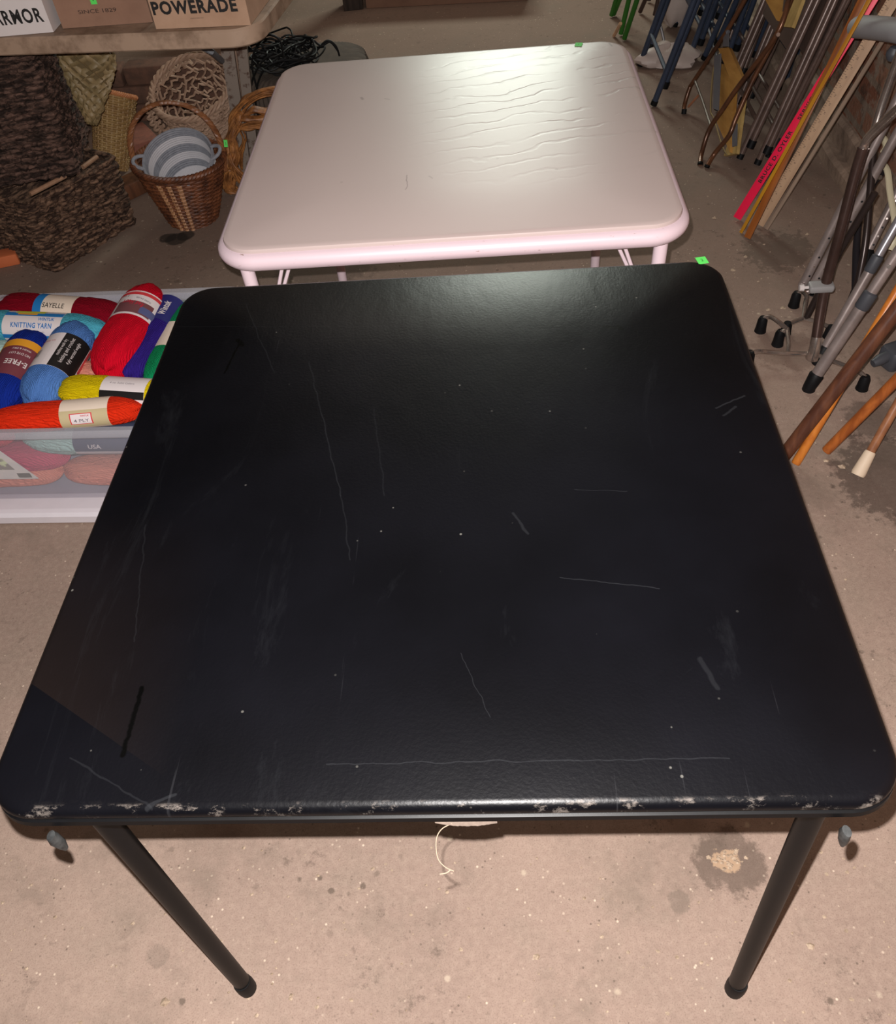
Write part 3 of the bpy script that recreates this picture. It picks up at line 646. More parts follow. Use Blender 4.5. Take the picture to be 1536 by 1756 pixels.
# tall yellow wicker basket
def axis_frame(Bp, Tp):
    z = (V(Tp)-V(Bp)).normalized(); x = V((1,0,0)); x = (x-z*x.dot(z)).normalized(); y = z.cross(x); M = Matrix((x,y,z)).transposed().to_4x4(); M.translation = V(Bp); return M, (V(Tp)-V(Bp)).length
def wicker(label, Bp, Tp, r0_, r1_, rows, stakes, mat, rad, name='wicker_basket', amp=.003, ell=1.0, rimmat=None, nseg=None, bulge=0, jit=.25, rim_r=.007):
    M, h = axis_frame(Bp, Tp); t = thing(name, label, 'basket', M); P = round_surf(M, r0_, r1_, h, ell, bulge); mb = MB(); random.seed(rows)
    weave(mb, P, rows, nseg or stakes*3, rad, amp, stakes, jit, n=5)
    obj('woven_wall', mb, mat, t)
    sk = MB()
    for k in range(stakes): sk.tube([P(k/stakes, v/6)[0] for v in range(7)], rad*.9, 5)
    obj('stakes', sk, mat, t)
    base = MB(); 
    base.lathe([(.001,.004),(r0_*.97,.004),(r0_*.97,.010),(.001,.010)], 32, M @ Matrix.Diagonal((1,ell,1,1))); obj('base', base, mat, t)
    rm = MB()
    for q in range(3): rm.tube([P(k/150, 1)[0]+M.to_3x3() @ V((0,0,.005*math.sin(k*.9+q*2.1)))+P(k/150,1)[1]*.005*math.cos(k*.9+q*2.1) for k in range(150)], rim_r*.7, 6, True, ref=(0.01,0.02,1))
    obj('braided_rim', rm, rimmat or mat, t)
    return t, M, P, h
yw = simple('yellow_wicker', rgb(176,144,92), .6, c2=rgb(140,104,64), ns=30, bs=.4)
wicker('tall straw-yellow wicker basket leaning behind the dark ones', at(190,300,.0)+V((0,.03,.012)), atY(196,160,3.42), .060, .076, 34, 24, yw, .0046, amp=.0028, rimmat=simple('orange_wicker', rgb(206,136,88), .6, c2=rgb(176,112,70), ns=30))
# plaited palm leaf bag, standing upside down cone-like
def palm_bag():
    A = atY(158,212,2.98); B = atY(147,78,2.98); M, h = axis_frame(A, B); h = min(h, .9)
    t = thing('palm_leaf_bag', 'greenish plaited palm-leaf bag tapering to a point beside the dark basket', 'bag', M)
    def P(u, v):
        a = 2*PI*u; r = .012+.064*min(1, v*1.25)**.85
        return M @ V((r*math.cos(a)*1.05, r*.5*math.sin(a), h*v)), (M.to_3x3() @ V((math.cos(a), math.sin(a)*2, 0))).normalized()
    mb = MB()
    for sgn in (1, -1):
        for k in range(11):
            path = []
            for j in range(49):
                v = j/48; p, nn = P(k/11+sgn*v*.75, v); path.append(p+nn*.0028*math.cos(j*PI/2.2+k*PI*(1 if sgn > 0 else 1)+(0 if sgn > 0 else PI)))
            mb.tube(path, .0092, 6, flat=.35)
    obj('plaited_body', mb, simple('green_palm_leaf', rgb(158,134,96), .55, c2=rgb(120,104,70), ns=26, bs=.4), t)
    L = [[P(k/24, v)[0] for k in range(24)] for v in (0,.1,.25,.5,.75,1)]; obj('lining', MB().loft(L, (True, False)), simple('dull_straw', rgb(110,92,60), .8), t)
palm_bag()
# white lattice basket, tipped towards the camera
def lattice():
    O = at(326,150,.285); ax = V((-.10,-math.sin(.42),math.cos(.42))).normalized(); h = .27; Bp = O-ax*h
    lo = Bp.z; M, h = axis_frame(Bp, O)
    t = thing('lattice_basket', 'whitewashed openwork wicker basket with scalloped edge tipped on its side', 'basket', M)
    ms = simple('cream_wicker', rgb(186,154,130), .7, c2=rgb(150,120,100), ns=22, bs=.4)
    P = round_surf(M, .105, .148, h); random.seed(3)
    mb = MB(); weave(mb, P, 8, 90, .0042, .004, 17, .9, v0=.08, v1=.95)
    for k in range(18):
        mb.tube([P(k/18+.03*math.sin(v*2+k), v/8)[0] for v in range(9)], .0045, 5)
    for k in range(9):
        a = PI*k/9; mb.tube([M @ V((.105*math.cos(a)*s_, .105*math.sin(a)*s_, .004*math.cos(s_*9+k))) for s_ in [q/6-1 for q in range(13)]], .0045, 5)
    for rr_ in (.03,.06,.085,.104): mb.tube([M @ V((rr_*math.cos(2*PI*k/40), rr_*math.sin(2*PI*k/40), .003*math.sin(k*2))) for k in range(40)], .0045, 5, True, ref=ax)
    obj('lattice_wall', mb, ms, t)
    d = MB(); weave(d, P, 26, 60, .0046, .003, 38, .8, close=False, v0=.04, v1=.93, u0=.52, u1=.99)
    obj('dense_front_weave', d, ms, t)
    rm = MB()
    for q in range(3): rm.tube([P(k/140, 1)[0]+ax*.007*math.sin(k*.55+q*2.1)+P(k/140,1)[1]*.007*math.cos(k*.55+q*2.1) for k in range(140)], .0062, 6, True, ref=(0.01,0.02,1))
    obj('braided_rim', rm, ms, t)
    sc = MB(); N = 15
    for k in range(N):
        a0 = .26+.40*k/N; path = []
        for j in range(9):
            a = a0+.40/N*j/8*1.25; p, nn = P(a, .90); path.append(p+nn*(.014+.036*math.sin(PI*j/8))+ax*-.02)
        sc.tube(path, .0055, 6)
        path = [P(a0+.40/N*j/8*1.25, .90)[0]+P(a0+.40/N*j/8*1.25, .90)[1]*(.012+.020*math.sin(PI*j/8))-ax*.018 for j in range(9)]; sc.tube(path, .005, 6)
    obj('scalloped_edge', sc, ms, t)
lattice()
# brown wicker basket with hoop handle, grey rope basket inside
br1 = simple('brown_wicker', rgb(122,72,44), .5, c2=rgb(72,40,26), ns=24, bs=.4, thr=(.4,.62))
br2 = simple('light_wicker_strip', rgb(186,138,98), .5, c2=rgb(150,106,74), ns=30)
RC = at(306,272,.215); BB = V((RC.x-.012, RC.y+.005, .0))
wb, WBM, WP, wh = wicker('brown wicker basket with hoop handle holding a grey rope basket', BB, RC, .084, .150, 30, 26, br1, .0042, amp=.003, rim_r=.009)
sp = MB()
for k in (-1.5,-.2,1.1):
    u0_ = .735+k*.028
    for i in range(30): 
        v = (i+.5)/30
        if v > .9: continue
        sp.tube([WP(u0_+j*.004, v)[0]+WP(u0_+j*.004, v)[1]*(.0042+.002*math.cos(PI*(i+j/4))) for j in range(-2,3)], .0040, 5)
obj('pale_woven_strip', sp, br2, wb)
hx = V((1,.1,0)).normalized(); hh_ = []
for k in range(33):
    a = PI*k/32; hh_.append(RC+hx*(-.148*math.cos(a))+V((0,.012,.178*math.sin(a)**.85 if 0<k<32 else 0)))
hh_ = [hh_[0]+V((.012,0,-.07))]+hh_+[hh_[-1]+V((-.012,0,-.07))]
hb = MB()
for q in range(3): hb.tube([p+V((.0045*math.cos(i*.8+q*2.1), .0045*math.sin(i*.8+q*2.1), 0)) for i, p in enumerate(smooth(hh_, 3))], .0062, 6)
ho = obj('hoop_handle', hb, simple('handle_wicker', rgb(150,98,62), .45, c2=rgb(104,62,38), ns=18), wb)
sticker(ho, atY(387,246,(RC+hx*.148).y-.012), (1,0,-.1), (.0,-1,.35), .012, .022, '5')
def rope_basket():
    ax = V((-.04,-.42,.9)).normalized(); O = at(303,272,.235)+V((.0,.012,0)); h = .15; M, h = axis_frame(O-ax*h, O)
    t = thing('rope_basket', 'grey and white coiled rope basket with loop handles inside the brown basket', 'basket', M)
    g = simple('grey_cotton_rope', rgb(150,152,160), .9, c2=rgb(128,130,138), ns=60, bs=.5); wt = simple('white_cotton_rope', rgb(206,204,208), .9, bs=.5)
    mg, mw = MB(), MB(); n = 20
    for i in range(n):
        r = .088+.030*(i/n)**.8; z = h*(i+.5)/n; tgt = mg if (i//4) % 2 == 0 or i >= n-3 else mw
        tgt.tube([M @ V((r*math.cos(2*PI*k/64), r*math.sin(2*PI*k/64), z)) for k in range(64)], .0044, 6, True, ref=ax)
    for i in range(18): mw.tube([M @ V((.0049*i*math.cos(2*PI*k/40)+.0005, .0049*i*math.sin(2*PI*k/40), .002)) for k in range(40)], .0044, 5, True, ref=ax)
    obj('grey_coils', mg, g, t); obj('white_coils', mw, wt, t)
    for sx in (-1, 1):
        lp = []
        for k in range(13):
            a = PI*k/12; lp.append(M @ V((sx*(.113+.034*math.sin(a)), .026*math.cos(a), h-.004+.012*math.sin(a))))
        obj('loop_handle', MB().tube(smooth(lp, 3), .0058, 8), g, t)
rope_basket()
# dried husk twist
def husk():
    t = thing('husk_garland', 'orange-brown twisted dried husk garland standing by the brown basket', 'garland', at(405,330,0))
    ms = simple('dried_husk', rgb(176,118,66), .5, c2=rgb(120,76,42), ns=26, bs=.3, thr=(.4,.6)); random.seed(9)
    y = at(405,330,0).y-.0
    def strip(px, wpx, flat=.3, yo=0):
        k = 1/300; pts = smooth([atY(a, b, y+yo) for a, b in px], 6); n = len(pts)
        for q in pts: q.z = max(q.z, .006)
        rr = []
        for i in range(n):
            f = i/(n-1)*(len(wpx)-1); a = int(min(f, len(wpx)-2)); rr.append((wpx[a]+(wpx[a+1]-wpx[a])*(f-a))*k)
        return pts, rr, flat
    for nm, lst in (('stem_twist', [([(402,330),(386,306),(380,285),(388,255),(392,232),(400,208),(408,190)], [3,9,10,9,8,8,6], .6, 0), ([(412,330),(392,318),(398,285),(404,258),(398,235),(410,212)], [3,7,6,5,4,4], .5, -.02),
                                     ([(428,322),(410,300),(398,280),(392,262)], [3,6,5,3], .4, -.03), ([(390,325),(384,300),(392,290),(405,300)], [2,4,4,2], .4, -.04)]),
                    ('husk_leaf', [([(398,205),(404,188),(418,172),(440,160),(470,152),(500,150)], [5,7,7,6,5,3], .35, 0), ([(402,200),(420,178),(450,160),(490,158)], [3,4,4,2], .35, -.015)]),
                    ('husk_leaf', [([(398,216),(415,210),(436,202),(458,200),(480,192)], [4,8,11,10,5], .35, .0), ([(400,222),(425,214),(450,212),(470,204)], [2,4,4,2], .3, -.02)]),
                    ('husk_leaf', [([(404,210),(416,240),(410,262),(414,290)], [3,5,5,2], .3, .02), ([(402,238),(406,262),(396,285),(388,300)], [1.2,2,2,1], .3, -.03)])):
        mb = MB()
        for px, wp, fl, yo in lst:
            pts, rr, fl = strip(px, wp, fl, yo)
            for q in range(7):
                off = V((random.uniform(-1,1), random.uniform(-1,1), random.uniform(-1,1)))
                mb.tube([p+(off*.75+V((math.sin(i*.35+q), math.cos(i*.3+q*2), math.sin(i*.27+q*3)))*.22)*r_ for i, (p, r_) in enumerate(zip(pts, rr))], [max(r_*.42, .0008) for r_ in rr], 8, flat=fl+.2)
        obj(nm, mb, ms, t)
husk()
# ribbed dark hamper with cable tangle
def hamper():
    c = V((-.36, 3.42, 0)); M = Matrix.Translation(c)
    hm = simple('ribbed_dark_fabric', rgb(86,74,64), .9, c2=rgb(60,52,46), ns=14)
    L = []
    for z, s in ((0,.9),(.02,.96),(.16,1.0),(.24,.99),(.272,.95),(.285,.86),(.29,.6)):
        L.append([c+V((.25*s*math.copysign(abs(math.cos(a))**.6, math.cos(a))*(1+.012*math.cos(a*70)), .2*s*math.copysign(abs(math.sin(a))**.6, math.sin(a))*(1+.012*math.cos(a*70)), z)) for a in [2*PI*k/420 for k in range(420)]])
    solo('ribbed_hamper', MB().loft(L), hm, 'dark ribbed fabric hamper behind the far left corner of the pink table', 'hamper', c)
    random.seed(21); mb = MB()
    for i in range(44):
        cc = atY(random.uniform(440,525), random.uniform(62,112), 3.36+random.uniform(-.1,.08)); cc.z = max(.297+random.uniform(.002,.05), min(cc.z, .36)); r = random.uniform(.03,.085)
        e = Euler((random.uniform(-.5,.5), random.uniform(-.4,.4), random.uniform(0,6))).to_matrix(); pts = []
        for k in range(26):
            a = 2*PI*k/26*random.uniform(.98,1.02); p = cc + e @ V((r*math.cos(a)*1.2, r*math.sin(a), .008*math.sin(3*a))); p.z = max(p.z, .296); pts.append(p)
        mb.tube(pts, .0034, 5, True)
    for q in ([(440,150),(432,110),(440,80),(460,60),(480,70),(486,100)], [(436,200),(430,150),(446,110),(470,90)], [(448,215),(438,170),(452,120),(490,100)], [(500,70),(530,66),(550,78),(566,72),(580,88)], [(540,90),(560,70),(575,78),(582,96)]):
        pts = smooth([atY(a, b, 3.2 if q[0][0] < 460 else 3.36) for a, b in q], 8)
        mb.tube(pts, .0038, 6)
    solo('cable_tangle', mb, simple('black_cable', rgb(10,10,11), .6, spec=.3), 'tangled heap of black cables lying on the ribbed hamper', 'cable', V((-.36,3.4,.29)))
hamper()
for i, (px, py, s_, rz, lb) in enumerate([(240,262,(.12,.2,.06),.5,'loose reddish brick left of the hoop-handled basket'), (215,345,(.26,.09,.055),.75,'low brown wooden plank beside the dark basket'), (8,462,(.09,.06,.04),.2,'small orange brick fragment in front of the dark basket')]):
    p = at(px, py, 0)+V((0,.04,0)); M = Matrix.Translation(p+V((0,0,s_[2]/2))) @ Matrix.Rotation(rz, 4, 'Z')
    mb = MB().box((0,0,0), s_, None, .006); mb.v = [M @ q for q in mb.v]
    solo(['brick','plank','brick'][i], mb, [simple('clay_brick', rgb(150,92,74), .85, c2=rgb(116,74,62), ns=30, bs=.4), mat_wood('brown_plank', rgb(112,72,50), rgb(80,52,38)), simple('orange_clay', rgb(205,110,66), .8)][i], lb, ['brick','plank','brick'][i], Matrix.Translation(V((p.x,p.y,0))) @ Matrix.Rotation(rz,4,'Z'))
# stacked stones / bricks behind the baskets under the table
random.seed(13)
M0 = Matrix.Translation(V((-1.45,3.85,0))) @ Matrix.Rotation(-.12, 4, 'Z')
for r_ in range(3):
    for c_ in range(4):
        M = M0 @ Matrix.Translation(V((c_*.215+(.1 if r_ % 2 else 0), random.uniform(-.01,.01), .035+r_*.0715))) @ Matrix.Rotation(random.uniform(-.04,.04), 4, 'Z')
        mb = MB().box((0,0,0), (.205,.1,.07), None, .008); mb.v = [M @ q for q in mb.v]
        solo('brick', mb, simple('dusty_brown_brick', rgb(118,84,68), .9, c2=rgb(84,64,54), ns=22, bs=.6), ['bottom','middle','top'][r_]+' course brick, '+['far left','left of centre','right of centre','far right'][c_]+' in the low stack behind the baskets', 'brick', M @ Matrix.Translation((0,0,-.035)), 'bricks stacked behind the baskets')

# ================================================================== BACK OF THE ROOM
A = at(628,15,0); B = at(905,1,0); bx = thing('cardboard_box', 'plain tan cardboard box on the floor at the top middle', 'box', frame(A, B-A, (0,0,1)))
M = WM[bx.name]; L_ = (B-A).length
mb = MB().box((L_/2,.2,.15), (L_,.4,.3), None, .004); mb.v = [M @ q for q in mb.v]; obj('body', mb, card2, bx)
mb = MB().box((L_/2,.1,.302), (L_-.01,.19,.003)); mb.v = [M @ q for q in mb.v]; mb2 = MB().box((L_/2,.3,.302), (L_-.01,.19,.003)); mb.add([M @ q for q in mb2.v], mb2.f); obj('top_flap', mb, card, bx)
A = at(590,20,0); mb = MB(); M = Matrix.Translation(A+V((.05,.06,0)))
for (c, s_) in (((0,0,.28),(.10,.12,.56)), ((-.25,0,.53),(.6,.14,.06)), ((-.5,0,.26),(.06,.12,.5))):
    q = MB().box(c, s_, None, .004); mb.add([M @ p for p in q.v], q.f)
solo('bench', mb, mat_wood('dark_bench_wood', rgb(74,64,58), rgb(52,46,42)), 'dark wooden bench end beside the tan cardboard box', 'bench', A+V((.05,.06,0)))

# ================================================================== FOLDING CHAIRS ON THE RIGHT
def seg_pt(F, U, s): return F+(U-F).normalized()*s
def clampwall(F, U, L, r=.012):
    d = (U-F).normalized()
    for s in [L*k/40 for k in range(40, 0, -1)]:
        P = F+d*s
        if P.x < wall_x(P.y)-r-.02: return s
    return L
def folded_chair(label, foot, upp, k, wdt, mat, panel, group, r=.011, collar=True, second=(.030,-.012,0), L=.80, name='folding_chair'):
    F = at(*foot, 0); F.z = r*.6; U = lean(*upp, F, k); L = clampwall(F, U, L); d = (U-F).normalized(); T = F+d*L
    lat = V((.098*wdt, wdt, 0)); nrm = d.cross(lat).normalized()
    if nrm.x > 0: nrm = -nrm
    t = thing(name, label, 'chair', F, group)
    sec = V(second)
    for side in (0, 1):
        o_ = lat*side; s0 = .035 if collar else 0
        obj('leg', MB().tube([F+o_+d*s0*.4, F+o_+d*.3, T+o_], r, 12), mat, t)
        obj('foot_tip', MB().tube([F+o_, F+o_+d*.018], r*1.15, 12), rub, t)
        if collar:
            G = F+o_+sec+nrm*.004; G.z = r*.6+.045; Hh = min(L-.18, .62)
            obj('leg', MB().tube([G, G+d*.25, G+d*Hh], r*1.0, 12), mat, t)
            obj('foot_tip', MB().tube([G-d*.004, G+d*.022], r*1.35, 12), rub, t)
            for s_ in (.16, .36):
                c_ = G+d*s_+nrm*r*.6; obj('rivet', MB().tube([c_, c_+nrm*.006], .0045, 10), chrome, t)
    if wdt > .05:
        obj('crossbar', MB().tube([F+d*.13, F+d*.13+lat], r*.7, 10), mat, t)
        a0, a1 = min(.34, L*.45), min(.66, L*.84); i_ = lat*.06; c = V(sec)*.5
        obj('seat', MB().slab([F+c+d*a0+i_, F+c+d*a0+lat-i_, F+c+d*a1+lat-i_, F+c+d*a1+i_], .022), panel, t)
        obj('backrest', MB().slab([F+d*(L-.13)+i_, F+d*(L-.13)+lat-i_, F+d*L+lat-i_, F+d*L+i_], .012), panel, t)
        obj('top_rail', MB().tube([T, T+lat], r, 12), mat, t)
    return t
chrome = simple('chrome', rgb(212,200,192), .2, .88, c2=rgb(160,148,142), ns=20)
bronze = simple('bronze_painted_steel', rgb(116,96,88), .32, .2, c2=rgb(80,64,58), ns=16)
bronzep = simple('brown_painted_panel', rgb(98,80,72), .5, .1)
navy_m = simple('slate_blue_painted_steel', rgb(58,68,88), .42, .1, c2=rgb(44,52,68), ns=14)
gb = 'bronze folding chairs stacked against the brick wall'
folded_chair('bronze metal folding chair, outermost of the stack by the yardsticks', (1267,275), (1392,0), .36, .40, bronze, bronzep, gb, .0102)
folded_chair('bronze metal folding chair, middle one of the stack by the yardsticks', (1297,285), (1424,0), .34, .40, bronze, bronzep, gb, .0102, second=(.025,-.012,0))
folded_chair('bronze metal folding chair, innermost of the stack, nearest the wall', (1316,272), (1449,0), .30, .40, bronze, bronzep, gb, .0098, second=(.026,0,0))
folded_chair('bronze folding chair set back left of the stack of three', (1262,150), (1318,0), .30, .30, bronze, bronzep, gb, .0098, second=(.02,0,0), L=.8)
gs = 'slate blue folding chairs behind the bronze ones'
folded_chair('slate blue folding chair nearest the pink table', (1120,183), (1190,0), .26, .40, navy_m, navy_m, gs, .0115, second=(.055,.05,0), L=.86)
folded_chair('slate blue folding chair, second from the pink table', (1181,102), (1218,0), .22, .38, navy_m, navy_m, gs, .0115, second=(.05,.02,0), L=.86)
folded_chair('slate blue folding chair, third from the pink table', (1206,104), (1250,0), .18, .38, navy_m, navy_m, gs, .0115, second=(.06,.02,0), L=.86)
folded_chair('slate blue folding chair behind the wooden-seat chair', (1242,112), (1282,0), .16, .38, navy_m, navy_m, gs, .0115, second=(.05,.02,0), L=.8)
folded_chair('slate blue folding chair glimpsed between the bronze legs', (1274,122), (1318,0), .10, .36, navy_m, navy_m, gs, .0115, second=(.045,.02,0), L=.8)
folded_chair('slate blue folding chair with its foot behind the bronze stack', (1342,156), (1370,60), .02, .30, navy_m, navy_m, gs, .0110, collar=False, L=.5)
# green chair
gm = simple('green_painted_steel', rgb(46,108,34), .4)
F = at(1070,70,0); U = lean(1092,0,F,.15); gt = thing('folding_chair', 'green metal chair standing at the top edge left of the blue chairs', 'chair', F)
d = (U-F).normalized()
for (fx, fy, ux, uy) in ((1070,70,1092,0), (1064,62,1078,0), (1052,28,1062,0), (1048,30,1056,0)):
    f = at(fx,fy,0); f.z = .01; u = lean(ux,uy,f,.15); obj('leg', MB().tube([f, f+(u-f).normalized()*.72], .011, 12), gm, gt)
a, b, c, e = (at(1070,70,0), at(1052,28,0), at(1052,28,0), at(1070,70,0))
dd = (lean(1092,0,at(1070,70,0),.15)-at(1070,70,0)).normalized()
obj('seat', MB().slab([a+dd*.3, b+dd*.3, b+dd*.6, a+dd*.6], .02), gm, gt)
f = at(1058,60,0)+V((-.02,-.02,0)); u = lean(1064,40,f,.15); obj('wooden_foot', MB().tube([f+V((0,0,.004)), u], .008, 6), mat_wood('pale_peg_wood', rgb(206,168,134), rgb(180,140,110)), gt)
# dark chair leg further back
F = at(1097,24,0); t = thing('folding_chair', 'dark brown chair legs at the top edge between green and blue chairs', 'chair', F)
for fx, fy, ux in ((1097,24,1106), (1112,5,1117), (1122,30,1128)):
    f = at(fx,fy,0); f.z = .01; u = lean(ux,0,f,.12) if fy > 8 else f+V((.02,0,.3)); obj('leg', MB().tube([f, f+(u-f).normalized()*.7], .010, 10), simple('dark_brown_paint', rgb(64,46,40), .5), t)
f = at(1097,24,0); g = at(1122,30,0); obj('seat', MB().slab([f+V((.04,0,.4)), g+V((.04,0,.4)), g+V((.08,.35,.42)), f+V((.08,.35,.42))], .02), MATS['dark_brown_paint'], t)

# wooden-seat folding chair with cranked brown tubes
yel = mat_wood('varnished_pine', rgb(190,144,78), rgb(164,118,60), (30,6,30), .4); yel2 = mat_wood('pale_varnished_pine', rgb(196,168,108), rgb(170,142,88), (30,30,6), .4)
F = at(1210,290,0); t = thing('wooden_folding_chair', 'folding chair with cranked brown tubes and varnished wood slats', 'chair', F)
tm = simple('copper_brown_tube', rgb(124,82,56), .3, .4, c2=rgb(70,48,38), ns=10)
kk = .38
def wp(px, py, dz=0): p = lean(px, py, F+V((dz,0,0)), kk); return p
def foot_tube(foot, pts, r, off=0.0):
    f = at(*foot, 0); f.z = r*.7; P = [f]+[lean(a, b, F+V((off,0,0)), kk) for a, b in pts]; return P
tubes = [((1200,284), [(1203,262),(1216,222),(1240,186),(1263,152),(1331,60),(1352,0)], .0082, 0), ((1211,289), [(1226,262),(1250,232),(1262,202),(1292,135),(1331,60),(1372,-40)], .0082, .02)]
for ft, pts, r, off in tubes:
    P = smooth(foot_tube(ft, pts, r, off), 6); P[-1] = P[-1]; e_ = P[-1]+(P[-1]-P[-4]).normalized()*.12
    obj('leg', MB().tube(P+[e_], r, 12), tm, t); obj('foot_tip', MB().tube([P[0]-V((0,0,.002)), P[1]], r*1.2, 12), rub, t)
F2 = at(1172,197,0)
def wp2(px, py): return lean(px, py, F2, .34)
P = [F2+V((0,0,.006))]+[wp2(*q) for q in ((1174,178),(1182,152),(1190,138),(1245,55),(1282,-10))]; P = smooth(P, 6)
obj('leg', MB().tube(P+[P[-1]+(P[-1]-P[-4]).normalized()*.2], .0082, 12), tm, t); obj('foot_tip', MB().tube([P[0]-V((0,0,.002)), P[1]+V((0,0,.012))], .0098, 12), rub, t)
obj('leg_brace', MB().tube([wp2(1191,137), wp2(1205,175), lean(1219,218,F,kk)], .0052, 8), simple('dull_steel', rgb(112,98,88), .5, .3), t)
obj('copper_rod', MB().tube([wp2(1180,183), wp2(1197,164)], .0045, 8), simple('copper', rgb(214,150,116), .3, .6), t)
obj('hinge_plate', MB().slab([wp2(1241,58), wp2(1249,54), wp2(1249,80), wp2(1240,80)], .004), simple('grey_steel', rgb(134,136,144), .35, .5), t)
obj('pivot_bolt', MB().tube([wp2(1246,53)+V((0,-.004,0)), wp2(1246,53)+V((0,-.014,0))], .007, 12), MATS['grey_steel'], t)
def pts_(lst, off): return [lean(a, b, F+V((off,0,0)), kk) for a, b in lst]
obj('wooden_slat', MB().slab(pts_([(1234,84),(1252,82),(1276,136),(1262,156)], .045), .014), yel, t)
obj('wooden_slat', MB().slab(pts_([(1240,110),(1262,150),(1254,262),(1232,212)], .065), .014), yel, t)
obj('wooden_slat', MB().slab(pts_([(1263,210),(1278,168),(1265,264),(1243,268)], .075), .012), yel2, t, label='paler slat end')
obj('steel_strip', MB().slab(pts_([(1256,214),(1264,212),(1263,250),(1256,252)], .055), .004), MATS['grey_steel'], t)
obj('steel_strip', MB().slab(pts_([(1225,96),(1236,92),(1232,190),(1223,186)], .03), .004), MATS['grey_steel'], t)
obj('wire_frame', MB().tube(smooth(pts_([(1234,90),(1223,120),(1218,186),(1224,204),(1238,250),(1246,266)], .04), 5), .0028, 6), simple('brass_wire', rgb(160,140,98), .4, .4), t)
obj('wooden_slat', MB().slab(pts_([(1370,-14),(1378,0),(1360,48),(1343,46)], .06), .012), yel2, t)
obj('wooden_slat', MB().slab(pts_([(1312,-4),(1346,-4),(1346,22),(1334,36)], .05), .012), yel, t)
obj('chrome_strip', MB().slab(pts_([(1345,-6),(1350,-6),(1346,20),(1342,20)], .045), .004), chrome, t)
obj('pivot_bolt', MB().tube([wp(1331,60)+V((0,-.006,.0)), wp(1331,60)+V((-.003,-.02,.008))], .006, 12), chrome, t)
# thin metal stay rods among the blue chairs
for i, (a, b, lb) in enumerate((((1127,20),(1147,112),'thin steel rod leaning among the blue chair legs'), ((1206,22),(1226,78),'pale thin rod between blue and wooden chairs'))):
    f = at(*b, 0) if i == 0 else at(b[0]+6, b[1]+30, 0); u = lean(a[0], a[1], f, -.05)
    solo('steel_rod', MB().tube([f+V((0,0,.004)), u], .006, 8), MATS['grey_steel'], lb, 'rod', f)
# white plastic bag
def blobmesh(c, sx, sy, sz, seed, amp=.3, n=28, m_=14):
    random.seed(seed); ph = [random.uniform(0,6) for _ in range(8)]; L = []
    for i in range(m_+1):
        th = PI*i/m_*.98+.02; row = []
        for k in range(n):
            a = 2*PI*k/n; q = 1+amp*(math.sin(3*a+ph[0]+2*th)*.4+math.sin(5*a+ph[1]-3*th)*.3+math.sin(9*a+ph[2]+5*th)*.2)
            p = V((math.sin(th)*math.cos(a)*sx*q, math.sin(th)*math.sin(a)*sy*q, math.cos(th)*sz*(1+amp*.5*math.sin(4*a+ph[3]))))
            p = p+V(c); p.z = max(p.z, .003); row.append(p)
        L.append(row)
    return MB().loft(L)
pb = simple('white_plastic_bag', rgb(196,180,172), .5, bs=.5, ns=14)
c = at(1128,112,0); solo('plastic_bag', blobmesh(c+V((.05,.02,.02)), .13, .09, .05, 4, .34), pb, 'crumpled white bag lying on the floor among the blue chair legs', 'bag', c)
c = at(1166,62,0); solo('plastic_bag', blobmesh(c+V((.0,.12,.13)), .07, .05, .13, 8, .2), pb, 'upright white bag hanging down at the top between blue chairs', 'bag', c+V((0,.12,0)))

# ================================================================== YARDSTICKS
def stick(label, foot, upp, k, w_, th, mat, L, name='yardstick', face=None, tw=0.0):
    F = at(*foot, 0); U = lean(*upp, F, k); d = (U-F).normalized(); L = clampwall(F, U, L, th)
    view = (F-EYE).normalized(); x = d.cross(view).normalized(); y = x.cross(d).normalized()
    x, y = x*math.cos(tw)+y*math.sin(tw), y*math.cos(tw)-x*math.sin(tw)
    if y.dot(view) > 0: y = -y
    M = Matrix((d, y.cross(d), y)).transposed().to_4x4(); M.translation = F+V((0,0,.5*w_*abs(x.z)+.001))
    t = thing(name, label, 'yardstick', M)
    mb = MB().box((L/2,0,0), (L, w_, th), None, .0006); mb.v = [M @ q for q in mb.v]; obj('blade', mb, mat, t)
    return t, M, L
RED = simple('red_paint', rgb(246,26,76), .4); YST = mat_wood('yardstick_wood', rgb(190,158,128), rgb(172,140,112), (3,60,60), .55)
YST2 = mat_wood('grey_yardstick_wood', rgb(158,136,118), rgb(134,114,98), (3,60,60), .6)
ORW = mat_wood('orange_varnished_stick', rgb(160,92,36), rgb(122,66,28), (3,50,50), .35); GOLDW = mat_wood('mustard_stick', rgb(196,142,36), rgb(170,112,30), (3,50,50), .35)
t, M, L = stick('bright red yardstick printed with a name, first of the leaning bundle', (1263,377), (1502,-8), .37, .026, .004, RED, .9)
mb = MB(); MT = M @ Matrix.Translation((.215,0,.0024)); text_on(mb, 'BRUCE D. OYLER', .02, MT, .03, width=.17, height=.0115)
text_on(mb, 'SERVICE', .02, M @ Matrix.Translation((.375,0,.0024)), .03, width=.08, height=.009); text_on(mb, 'SINCE 1950', .02, M @ Matrix.Translation((.52,0,.0024)), .01, width=.10, height=.009)
obj('lettering', mb, INK, t)
stick('thin mustard yellow stick leaning beside the red yardstick', (1270,400), (1491,0), .27, .010, .007, GOLDW, .9, tw=.2)
stick('orange-brown varnished stick between the red and tan yardsticks', (1281,409), (1479,0), .32, .021, .009, ORW, .9, tw=.2)
t, M, L = stick('pale tan yardstick with black scale marks, widest of the bundle', (1300,388), (1533,0), .355, .032, .004, YST, .915)
mb = MB()
